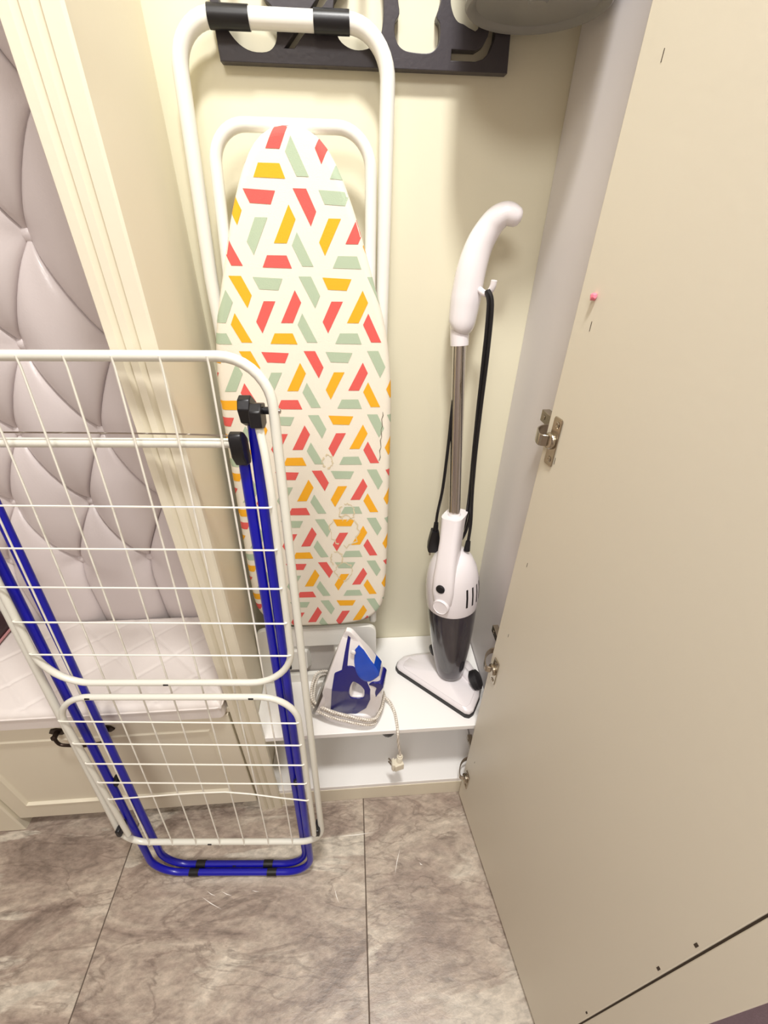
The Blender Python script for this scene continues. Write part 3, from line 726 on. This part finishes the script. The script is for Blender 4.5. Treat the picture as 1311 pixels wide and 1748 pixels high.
PAL = {('T',0):{0:S_,-1:C_,-2:Y_,1:C_,2:Y_}, ('T',1):{0:Y_,-1:S_,-2:C_,1:S_}, ('A',0):{0:C_,1:S_,-1:Y_,-2:C_}, ('A',1):{0:S_,1:S_,-1:Y_,-2:S_},
       ('B',0):{0:C_,-1:Y_,-2:S_,1:Y_}, ('B',1):{0:Y_,-1:C_,-2:S_,1:C_}, ('C',0):{0:Y_,-1:S_,1:Y_,-2:C_}, ('C',1):{0:C_,-1:C_,1:Y_,-2:Y_},
       ('D',0):{0:S_,1:Y_,-1:C_,-2:Y_}, ('D',1):{0:S_,1:C_,-1:Y_,-2:C_}, ('E',0):{0:S_,-1:C_,-2:Y_,1:Y_}, ('E',1):{0:S_,-1:Y_,-2:S_,1:C_}}
m = MB()
def sub(tri, lv):
    if lv == 0: return [tri]
    a, b, c = tri; ab, bc, ca = (a+b)/2, (b+c)/2, (c+a)/2
    return [x for t in ((a,ab,ca),(ab,b,bc),(ca,bc,c),(ab,bc,ca)) for x in sub(t, lv-1)]
for row in range(-1, 9):
    for k in range(-3, 3):
        for nm, poly in CELL.items():
            pl = [Vector((u + k*0.1092, v + (2-row)*0.1122, 0)) for u, v in poly]
            pl = [Vector((p.x + 0.0125*(p.y-0.72)/0.947, p.y, 0)) for p in pl]
            if sum((pl[i].x*pl[(i+1)%4].y - pl[(i+1)%4].x*pl[i].y) for i in range(4)) < 0: pl = pl[::-1]
            pl = clip(pl, 0.0006)
            if not pl: continue
            near = min(edge_dist(p) for p in pl) < ER + 0.002
            col = PAL[(nm, row % 2)].get(k, (row + k) % 3)
            for i in range(1, len(pl)-1):
                for t in sub((pl[0], pl[i], pl[i+1]), 3 if near else 0):
                    m.add([bp_(p.x, p.y, drop(edge_dist(p)) + 0.0005) for p in t], [(0, 1, 2)], col)
pr = m.build('printed_pattern', [M_CORAL, M_YELLOW, M_SAGE], cover, smooth=False)
# faint scorch rings on the lower half and a worn line at the right edge
for (u, v), rr_ in (((0.062, 0.455), 0.016), ((0.055, 0.405), 0.030), ((0.05, 0.30), 0.020), ((0.028, 0.57), 0.010), ((0.035, 0.335), 0.014)):
    n_ = 30; rad = [rr_*(0.85 + 0.3*random.random()) for _ in range(n_)]; wd = [0.0004 + 0.0014*random.random() for _ in range(n_)]
    ci = [bp_(u + (r-w_)*math.cos(2*math.pi*i/n_), v + (r-w_)*1.3*math.sin(2*math.pi*i/n_), 0.0007) for i, (r, w_) in enumerate(zip(rad, wd))]
    co = [bp_(u + (r+w_)*math.cos(2*math.pi*i/n_), v + (r+w_)*1.3*math.sin(2*math.pi*i/n_), 0.0007) for i, (r, w_) in enumerate(zip(rad, wd))]
    MB().add(ci + co, [(i, (i+1) % n_, n_ + (i+1) % n_, n_ + i) for i in range(n_) if i % 11 < 9]).build('scorch_mark', M_SCORCH, cover, smooth=False)
pts_ = [(0.1360 - 0.0004*i + 0.0012*math.sin(i*2.1), 0.668 - 0.007*i, 0.0003 + 0.0006*abs(math.sin(i*1.3))) for i in range(15)]
MB().loft([[bp_(u-w_, v, 0.0008), bp_(u+w_, v, 0.0008), bp_(u+w_, v, 0.0006), bp_(u-w_, v, 0.0006)] for u, v, w_ in pts_]).build('worn_line', mat('worn_grey', (120, 112, 96), 0.9, var=0.1), cover, smooth=False)
# folded leg frames behind the board
MB().tube(fillet([bp_(-0.134, 0.16, -0.050), bp_(-0.1475, 0.88, -0.040), bp_(-0.137, 1.181, -0.032), bp_(0.1425, 1.181, -0.032), bp_(0.137, 0.88, -0.040), bp_(0.125, 0.16, -0.050)], [0, 0.5, 0.055, 0.055, 0.5, 0], 10), 0.0108, 16).build('leg_frame', M_WHITE, ib)
MB().tube(fillet([bp_(-0.118, 0.10, -0.046), bp_(-0.1145, 0.88, -0.024), bp_(-0.1060, 1.0735, -0.022), bp_(0.1175, 1.0735, -0.022), bp_(0.1150, 0.88, -0.024), bp_(0.118, 0.10, -0.046)], [0, 0.5, 0.048, 0.048, 0.5, 0], 10), 0.0088, 16).build('leg_frame', M_WHITE, ib)
for a, b in ((-0.092, -0.040), (0.043, 0.090)):
    MB().tube([bp_(a, 1.181, -0.032), bp_(b, 1.181, -0.032)], 0.0122, 18).build('foot_sleeve', M_BLACK, ib)
# iron rest at the wide end: rounded plate frame, tray behind, two pads with black rubber
IRM = Matrix(((BE1.x, BE2.x, BN.x, 0), (BE1.y, BE2.y, BN.y, 0), (BE1.z, BE2.z, BN.z, 0), (0, 0, 0, 1)))
def irm(d): return Matrix.Translation(bp_(0, 0, d)) @ IRM
plate_with_holes('iron_rest', round_rect(-0.178, -0.0865, 0.1225, 0.108, 0.022), [round_rect(-0.150, -0.060, 0.060, 0.050, 0.008)], 0.008, 0.002, irm(-0.020), M_WHITE, ib)
m = MB(); m.prism(round_rect(-0.165, -0.075, 0.11, 0.10, 0.01), -0.034, -0.030, lambda u, v, d: bp_(u, v, d)); m.build('rest_tray', mat('grey_white_steel', (196, 190, 184), 0.45, var=0.02), ib)
for u0, w in ((-0.125, 0.075), (0.012, 0.045)):
    m = MB(); m.loft([[bp_(x, y, -0.030) for x, y in round_rect(u0, -0.042, u0+w, 0.038, 0.008, 4)], [bp_(x, y, -0.012) for x, y in round_rect(u0+0.006, -0.034, u0+w-0.008, 0.032, 0.008, 4)]])
    pd = m.build('rest_pad', M_WHITE, ib)
    MB().prism(round_rect(u0+0.008, -0.030, u0+0.024, 0.022, 0.003, 3), -0.014, -0.0095, lambda u, v, d: bp_(u, v, d)).build('rubber_strip', M_RUBBER, pd)
MB().tube([bp_(-0.1165, 0.075, -0.047), bp_(-0.176, 0.070, -0.047)], 0.009, 12).build('foot_cap', M_RUBBER, ib)

# ================================================================== STEAM IRON
IYAW = -0.26
iron = empty('steam_iron', (-0.03, 0.635, ZS), 'white and blue steam iron standing on its heel', 'iron')
YI = 0.635
iron.rotation_euler.z = IYAW
def unturn(p):
    q = Vector(p) - iron.location
    return iron.location + Matrix.Rotation(-IYAW, 3, 'Z') @ q
su = Vector((0.30, 0, 0.954)).normalized(); sw = Vector((0.954, 0, -0.30)).normalized()   # along the sole, away from the sole
S0 = Vector((-0.117, YI, 0.374))                    # heel end of the sole
SL = 0.300
def boat(k):  # half width along the sole
    return interp([(0, 0.040), (0.08, 0.052), (0.25, 0.056), (0.5, 0.046), (0.75, 0.026), (0.92, 0.010), (1.0, 0.001)], k)
def boat_ring(w, sc, u0=0.0, u1=1.0, n=16):
    ks = [u0 + (u1-u0)*i/n for i in range(n+1)]
    a = [S0 + su*(k*SL) + sw*w + Vector((0, -boat(k)*sc, 0)) for k in ks]
    b = [S0 + su*(k*SL) + sw*w + Vector((0, boat(k)*sc, 0)) for k in ks[::-1]]
    return a + b
MB().loft([boat_ring(-0.001, 0.97), boat_ring(0.001, 1.0), boat_ring(0.006, 1.0)]).build('soleplate', M_SOLE, iron, angle=30)
MB().loft([boat_ring(0.0062, 0.985), boat_ring(0.011, 0.99, 0.0, 0.99), boat_ring(0.018, 0.92, 0.0, 0.98), boat_ring(0.026, 0.70, 0.01, 0.96), boat_ring(0.034, 0.45, 0.03, 0.90)]).build('skirt', M_IRONW, iron, angle=50)
shell_out = [(-0.060, 0.368), (-0.010, 0.366), (0.022, 0.374), (0.040, 0.394), (0.048, 0.425), (0.052, 0.455), (0.053, 0.478), (0.049, 0.515), (0.040, 0.552), (0.024, 0.584), (0.010, 0.608), (-0.004, 0.622), (-0.022, 0.622), (-0.040, 0.600), (-0.060, 0.545), (-0.080, 0.47), (-0.085, 0.40)]
hole = [(-0.009, 0.530), (0.004, 0.524), (0.016, 0.508), (0.0205, 0.492), (0.015, 0.466), (-0.014, 0.469), (-0.017, 0.503)]
shell_out = [(-0.060, 0.368), (-0.010, 0.366), (0.022, 0.374), (0.040, 0.394), (0.048, 0.425), (0.052, 0.455), (0.053, 0.478), (0.050, 0.515), (0.043, 0.552), (0.026, 0.588), (0.008, 0.620), (-0.008, 0.645), (-0.020, 0.660), (-0.027, 0.652), (-0.046, 0.590), (-0.066, 0.520), (-0.080, 0.465), (-0.088, 0.40)]
def env(X, Z):
    """half width of the iron body at a point of its side view"""
    p = Vector((X - S0.x, 0, Z - S0.z)); k = max(0.0, min(1.0, p.dot(su)/SL)); w = p.dot(sw)
    base = interp([(0, 0.052), (0.02, 0.050), (0.04, 0.045), (0.06, 0.038), (0.09, 0.030), (0.13, 0.025)], w)
    return base * max(0.12, min(1.0, boat(k)/0.046))
def swell(o, half, ratio):
    bm = bmesh.new(); bm.from_mesh(o.data)
    bmesh.ops.remove_doubles(bm, verts=bm.verts, dist=1e-6)
    for _ in range(4):
        bmesh.ops.triangulate(bm, faces=bm.faces[:])
        long_ = [e for e in bm.edges if e.calc_length() > 0.009 and abs(e.verts[0].co.y - e.verts[1].co.y) < 1e-4]
        if not long_: break
        bmesh.ops.subdivide_edges(bm, edges=long_, cuts=1)
    bmesh.ops.triangulate(bm, faces=bm.faces[:])
    bm.to_mesh(o.data); bm.free()
    for v in o.data.vertices:
        v.co.y = v.co.y/half * env(v.co.x + iron.location.x, v.co.z + iron.location.z) * ratio
def densify(poly, d=0.006):
    out = []
    for (a, b), (c, e) in zip(poly, poly[1:] + poly[:1]):
        n = max(1, int(math.hypot(c-a, e-b)/d)); out += [(a + (c-a)*i/n, b + (e-b)*i/n) for i in range(n)]
    return out
swell(plate_with_holes('handle_shell', densify(soft(shell_out)), [soft(hole)], 0.072, 0.006, XZ(YI), M_IRONW, iron), 0.042, 1.0)
blue = [(-0.063, 0.404), (-0.047, 0.556), (-0.028, 0.566), (-0.020, 0.576), (-0.009, 0.574), (0.006, 0.557), (0.020, 0.530), (0.030, 0.500), (0.030, 0.462), (0.020, 0.424), (-0.010, 0.388), (-0.05, 0.384)]
swell(plate_with_holes('blue_grip', densify([(p.x, p.y) for p in fillet([(x, y, 0) for x, y in blue], 0.006, 3, True)]), [soft(hole)], 0.080, 0.002, XZ(YI), M_IRONB, iron), 0.042, 1.07)
stripe = [(-0.032, 0.560), (-0.0265, 0.612), (-0.0215, 0.652), (-0.0175, 0.648), (-0.020, 0.612), (-0.0215, 0.572)]
swell(plate_with_holes('blue_stripe', densify(stripe), [], 0.080, 0.001, XZ(YI), M_IRONB, iron), 0.041, 1.09)
tank = [(0.003, 0.622), (0.026, 0.586), (0.0445, 0.553), (0.039, 0.540), (0.025, 0.531), (0.010, 0.545), (0.002, 0.568), (-0.001, 0.595)]
swell(plate_with_holes('water_tank', soft(tank, 3), [], 0.070, 0.006, XZ(YI), M_TANK, iron), 0.041, 1.12)
knob = [(0.028, 0.516), (0.036, 0.526), (0.046, 0.527), (0.056, 0.530), (0.063, 0.519), (0.058, 0.502), (0.051, 0.486), (0.045, 0.472), (0.043, 0.490), (0.046, 0.508), (0.038, 0.514)]
MB().prism(soft(knob, 3), YI-0.026, YI+0.02, lambda u, v, d: (u, d, v)).build('spray_trigger', M_IRONB, iron, bevel=0.002)
MB().lathe([(0.006, 0), (0.006, 0.003), (0.003, 0.0045)], (-0.007, YI-0.0225, 0.622), (0, -1, 0), 14).build('spray_nozzle', M_IRONW, iron)
# heel shoe: rounded foot that stands on the shelf
hr = []
for sc, z in ((0.93, ZS+0.0005), (1.0, ZS+0.004), (1.0, ZS+0.014), (0.9, ZS+0.026), (0.78, ZS+0.032)):
    hr.append([Vector((-0.030 + 0.074*sc*math.copysign(abs(math.cos(a))**0.7, math.cos(a)) - 0.006*0, YI + 0.049*sc*math.copysign(abs(math.sin(a))**0.8, math.sin(a)), z)) for a in [2*math.pi*i/36 for i in range(36)]])
MB().loft(hr).build('heel', M_IRONW, iron)
# braided cord: three turns round the heel, then over the shelf edge to the plug
path = []
turns = 2.6
for i in range(int(turns*40)+1):
    a = -0.5 - 2*math.pi*i/40
    k = i/(turns*40)
    z = 0.392 + 0.030*k + 0.010*math.cos(a+2.6) + 0.004*math.sin(3*a)
    cx_, sx_ = math.copysign(abs(math.cos(a))**0.65, math.cos(a)), math.copysign(abs(math.sin(a))**0.65, math.sin(a))
    path.append(Vector((-0.032 + (0.088+0.002*math.sin(5*a) + 0.003*math.sin(k*9))*cx_, YI + (0.0560 + 0.0025*math.sin(k*11))*sx_, z + 0.016*max(0.0, -math.cos(a)))))
path = path[::-1]
tail = [(0.050, 0.648, 0.392), (0.062, 0.646, 0.384), (0.076, 0.636, 0.374), (0.086, 0.612, 0.3675), (0.089, 0.580, 0.3675), (0.0895, 0.563, 0.362), (0.0905, 0.5585, 0.345), (0.093, 0.558, 0.31), (0.097, 0.558, 0.275), (0.0985, 0.558, 0.256)]
# keep the tail separate so that it leaves the coil cleanly
mb = MB(); mb.tube(path, 0.0036, 8, uvs=True); mb.tube([unturn(p) for p in smooth_path(tail, 6)], 0.0036, 8, uvs=True)
mb.build('cord', M_BRAID, iron)
# plug
pg = MB()
pg.tube([(0.0985, 0.558, 0.262), (0.0980, 0.558, 0.240), (0.0975, 0.558, 0.226)], [0.0058, 0.0072, 0.0078], 12)
for k in range(5): pg.tube([(0.0983-0.0002*k, 0.558, 0.256-0.005*k), (0.0983-0.0002*k, 0.558, 0.2535-0.005*k)], 0.0082, 12)
pg.obox((0.0945, 0.556, 0.218), (0.0120, 0.003, 0), (-0.003, 0.010, 0), (0, 0, 0.013))
pg.loft([[Vector((x, 0.5565+y*s, 0.219+z*s)) for y, z in ((-0.011, -0.017), (0.011, -0.017), (0.013, 0.0), (0.010, 0.015), (-0.010, 0.015), (-0.013, 0.0))] for x, s in ((0.084, 1.0), (0.080, 0.95), (0.0765, 0.7))])
pg.v = [unturn(v) for v in pg.v]
plug = pg.build('plug', M_PLUG, iron, bevel=0.0012)
for dz in (-0.007, 0.009): MB().tube([unturn((0.078, 0.5575, 0.219+dz)), unturn((0.070, 0.568, 0.219+dz))], 0.0022, 8).build('pin', M_NICKEL, plug)

# ================================================================== STICK VACUUM
vac = empty('stick_vacuum', (0.235, 0.70, ZS), 'white corded stick vacuum cleaner standing on the shelf', 'vacuum cleaner')
# floor head
hd = [(0.101, 0.741), (0.106, 0.730), (0.264, 0.590), (0.275, 0.587), (0.287, 0.594), (0.312, 0.632), (0.322, 0.660), (0.325, 0.700), (0.312, 0.738), (0.280, 0.770), (0.235, 0.779), (0.160, 0.777), (0.126, 0.771), (0.108, 0.757)]
hs = [(p.x, p.y) for p in fillet([(x, y, 0) for x, y in hd], 0.006, 3, True)]
hc = Vector((0.225, 0.69))
def hin(k): return [(hc.x + (x-hc.x)*k, hc.y + (y-hc.y)*k) for x, y in hs]
MB().loft([[Vector((x, y, ZS+0.0005)) for x, y in hin(1.0)], [Vector((x, y, ZS+0.010)) for x, y in hin(1.012)], [Vector((x, y, ZS+0.016)) for x, y in hin(1.0)]]).build('bumper', M_RUBBER, vac)
MB().loft([[Vector((x, y, z)) for x, y in hin(k)] for k, z in ((0.985, ZS+0.012), (0.985, ZS+0.022), (0.96, ZS+0.026), (0.86, ZS+0.029), (0.855, ZS+0.0275), (0.845, ZS+0.0295), (0.5, ZS+0.036), (0.2, ZS+0.044))]).build('floor_head', M_PLW, vac, angle=50)
MB().tube([(0.262, 0.735, ZS+0.030), (0.282, 0.700, ZS+0.034), (0.300, 0.668, ZS+0.036)], [0.010, 0.013, 0.010], 12).build('neck_arm', M_PLW, vac)
w = MB(); wc = Vector((0.3065, 0.668, ZS+0.043)); wa = Vector((0.86, -0.10, 0.50)).normalized()
w.lathe([(0.004, -0.013), (0.018, -0.013), (0.0255, -0.008), (0.0255, 0.008), (0.018, 0.013), (0.004, 0.013)], wc, wa, 24)
w.lathe([(0.0245, -0.001), (0.0265, -0.0008), (0.0265, 0.0008), (0.0245, 0.001)], wc, wa, 24)
w.build('wheel', M_RUBBER, vac)
w = MB(); w.lathe([(0.003, -0.008), (0.013, -0.007), (0.016, -0.004), (0.016, 0.004), (0.013, 0.007), (0.003, 0.008)], (0.208, 0.760, ZS+0.056), (0.9, 0.3, 0.1), 20); w.build('wheel', M_RUBBER, vac)
# body axis leans back slightly towards the wall
V0 = Vector((0.243, 0.695, 0.398)); VT = Vector((0.198, 0.802, 1.230)); VA = (VT - V0).normalized()
def va(h): return V0 + VA*h
MB().lathe([(0.020, 0.0), (0.0300, 0.005), (0.0360, 0.018), (0.0410, 0.05), (0.0490, 0.11), (0.0555, 0.17), (0.0595, 0.225), (0.0600, 0.250)], V0, VA, 40).build('dust_cup', M_CUP, vac)
MB().lathe([(0.0608, 0.244), (0.0618, 0.250), (0.0630, 0.275), (0.0630, 0.300), (0.0605, 0.330), (0.0545, 0.356), (0.0440, 0.378), (0.030, 0.393), (0.018, 0.399), (0.011, 0.408), (0.006, 0.409)], V0, VA, 44).build('motor_housing', M_PLW, vac)
# grip spine on the front left with the switch and the release button
fd = (Vector((-0.56, -0.83, 0)) - VA*Vector((-0.56, -0.83, 0)).dot(VA)).normalized(); sd = VA.cross(fd).normalized()
def spine(h, f, s_): return va(h) + fd*f + sd*s_
rings = []
for h, f0, f1, hw in ((0.262, 0.030, 0.0650, 0.012), (0.285, 0.030, 0.0675, 0.023), (0.315, 0.030, 0.0685, 0.0265), (0.350, 0.022, 0.0640, 0.0260), (0.390, 0.004, 0.0540, 0.0235), (0.430, -0.010, 0.0420, 0.0220), (0.470, -0.022, 0.0320, 0.0230), (0.486, -0.034, 0.0290, 0.0240)):
    pts = []
    for a in [2*math.pi*i/28 for i in range(28)]:
        ca, sa = math.cos(a), math.sin(a)
        pts.append(spine(h, (f0+f1)/2 + (f1-f0)/2*math.copysign(abs(ca)**0.55, ca), hw*math.copysign(abs(sa)**0.55, sa)))
    rings.append(pts)
MB().loft(rings).build('grip_spine', M_PLW, vac, angle=50)
MB().lathe([(0.0105, -0.004), (0.0105, 0.002), (0.0085, 0.0035), (0.003, 0.0030)], spine(0.328, 0.0670, -0.002), fd, 20).build('switch', M_BLACK, vac)
MB().lathe([(0.0195, -0.012), (0.0195, 0.003), (0.0175, 0.0055), (0.0165, 0.0045), (0.008, 0.0040), (0.002, 0.0040)], spine(0.280, 0.0670, 0.0), fd, 28).build('release_button', M_PLW, vac)
# vent slots on the right flank
for k in range(5):
    ang = 0.95 + 0.27*k
    rd = (fd*math.cos(ang) - sd*math.sin(ang)) if sd.x < 0 else (fd*math.cos(ang) + sd*math.sin(ang))
    tg = VA.cross(rd)
    pth = [va(h) + rd*(interp([(0.25, 0.0618), (0.275, 0.0630), (0.30, 0.0630), (0.33, 0.0605)], h) - 0.0004) for h in (0.272, 0.286, 0.300, 0.312, 0.322)]
    mm = MB(); mm.loft([[p - tg*0.0024 - rd*0.001, p + tg*0.0024 - rd*0.001, p + tg*0.0024 + rd*0.0008, p - tg*0.0024 + rd*0.0008] for p in pth]); mm.build('vent_slot', M_BLACK, vac, smooth=False)
# chrome pole
MB().tube([va(0.470), va(0.845)], 0.0125, 24).build('pole', M_CHROME, vac)
MB().tube([va(0.480), va(0.492)], [0.0155, 0.0135], 20).build('pole_socket', M_PLW, vac)
# curved handle
hp = [va(0.835), va(0.862), Vector((0.1985, 0.803, 1.262)), Vector((0.2015, 0.806, 1.300)), Vector((0.2060, 0.806, 1.345)), Vector((0.2140, 0.804, 1.380)), Vector((0.2260, 0.799, 1.405)), Vector((0.2360, 0.793, 1.4175)), Vector((0.2480, 0.788, 1.4225)), Vector((0.2590, 0.784, 1.4195))]
hr_ = [0.0165, 0.0175, 0.0235, 0.0265, 0.0250, 0.0225, 0.0202, 0.0184, 0.0166, 0.0145]
sp = smooth_path(hp, 5); rs = [interp([(i*5, r) for i, r in enumerate(hr_)], k) for k in range(len(sp))]
_d = (sp[-1]-sp[-2]).normalized()
MB().tube(sp + [sp[-1] + _d*0.005, sp[-1] + _d*0.009, sp[-1] + _d*0.0115], rs + [0.0132, 0.0100, 0.004], 24).build('handle', M_PLW, vac, angle=60)
MB().tube(smooth_path([(0.218, 0.787, 1.318), (0.229, 0.776, 1.312), (0.235, 0.770, 1.322), (0.236, 0.768, 1.333)], 4), 0.0052, 10).build('cord_hook', M_PLW, vac)
# lower cord hook under the grip
MB().tube(smooth_path([spine(0.478, -0.018, 0), spine(0.474, -0.036, 0), spine(0.470, -0.046, 0), spine(0.474, -0.052, 0)], 4), 0.006, 10).build('cord_hook', M_PLW, vac)
# power cord hung in loops between the two hooks, with plug
c = MB()
strands = [[(0.226, 0.770, 1.318), (0.231, 0.764, 1.300), (0.235, 0.762, 1.22), (0.238, 0.764, 1.13), (0.243, 0.768, 1.03), (0.2485, 0.770, 0.92), (0.248, 0.772, 0.84), (0.238, 0.776, 0.800), (0.226, 0.778, 0.79)],
           [(0.228, 0.768, 1.319), (0.236, 0.761, 1.298), (0.240, 0.759, 1.22), (0.2425, 0.760, 1.12), (0.247, 0.764, 1.02), (0.2535, 0.767, 0.92), (0.255, 0.768, 0.85), (0.246, 0.772, 0.80), (0.228, 0.782, 0.785)],
           [(0.227, 0.772, 1.316), (0.2335, 0.768, 1.29), (0.237, 0.768, 1.20), (0.240, 0.768, 1.12), (0.246, 0.766, 1.02), (0.252, 0.760, 0.92), (0.254, 0.748, 0.86), (0.251, 0.738, 0.81)]]
for st_ in strands: c.tube(smooth_path(st_, 6), 0.0036, 8)
c.tube(smooth_path([(0.205, 0.792, 1.205), (0.195, 0.788, 1.14), (0.192, 0.778, 1.04), (0.1885, 0.772, 0.94), (0.182, 0.770, 0.875), (0.1815, 0.770, 0.845)], 6), 0.0033, 8)
c.build('power_cord', M_BLACK, vac)
MB().tube([(0.252, 0.740, 0.818), (0.250, 0.735, 0.795)], [0.0055, 0.0075], 12).build('strain_relief', M_BLACK, vac)
p = MB(); p.tube([(0.1815, 0.770, 0.850), (0.1815, 0.770, 0.828)], [0.0052, 0.0065], 12)
p.loft([[Vector((0.1805 + x*k, 0.770 + y, z)) for x, y in round_rect(-0.014, -0.010, 0.014, 0.010, 0.004, 3)] for k, z in ((0.6, 0.829), (0.85, 0.808), (1.0, 0.792), (1.0, 0.775), (0.9, 0.771))])
pv = p.build('plug', M_BLACK, vac)
for dx in (-0.007, 0.007): MB().tube([(0.1805+dx, 0.770, 0.772), (0.1805+dx, 0.770, 0.757)], 0.0022, 8).build('pin', M_NICKEL, pv)
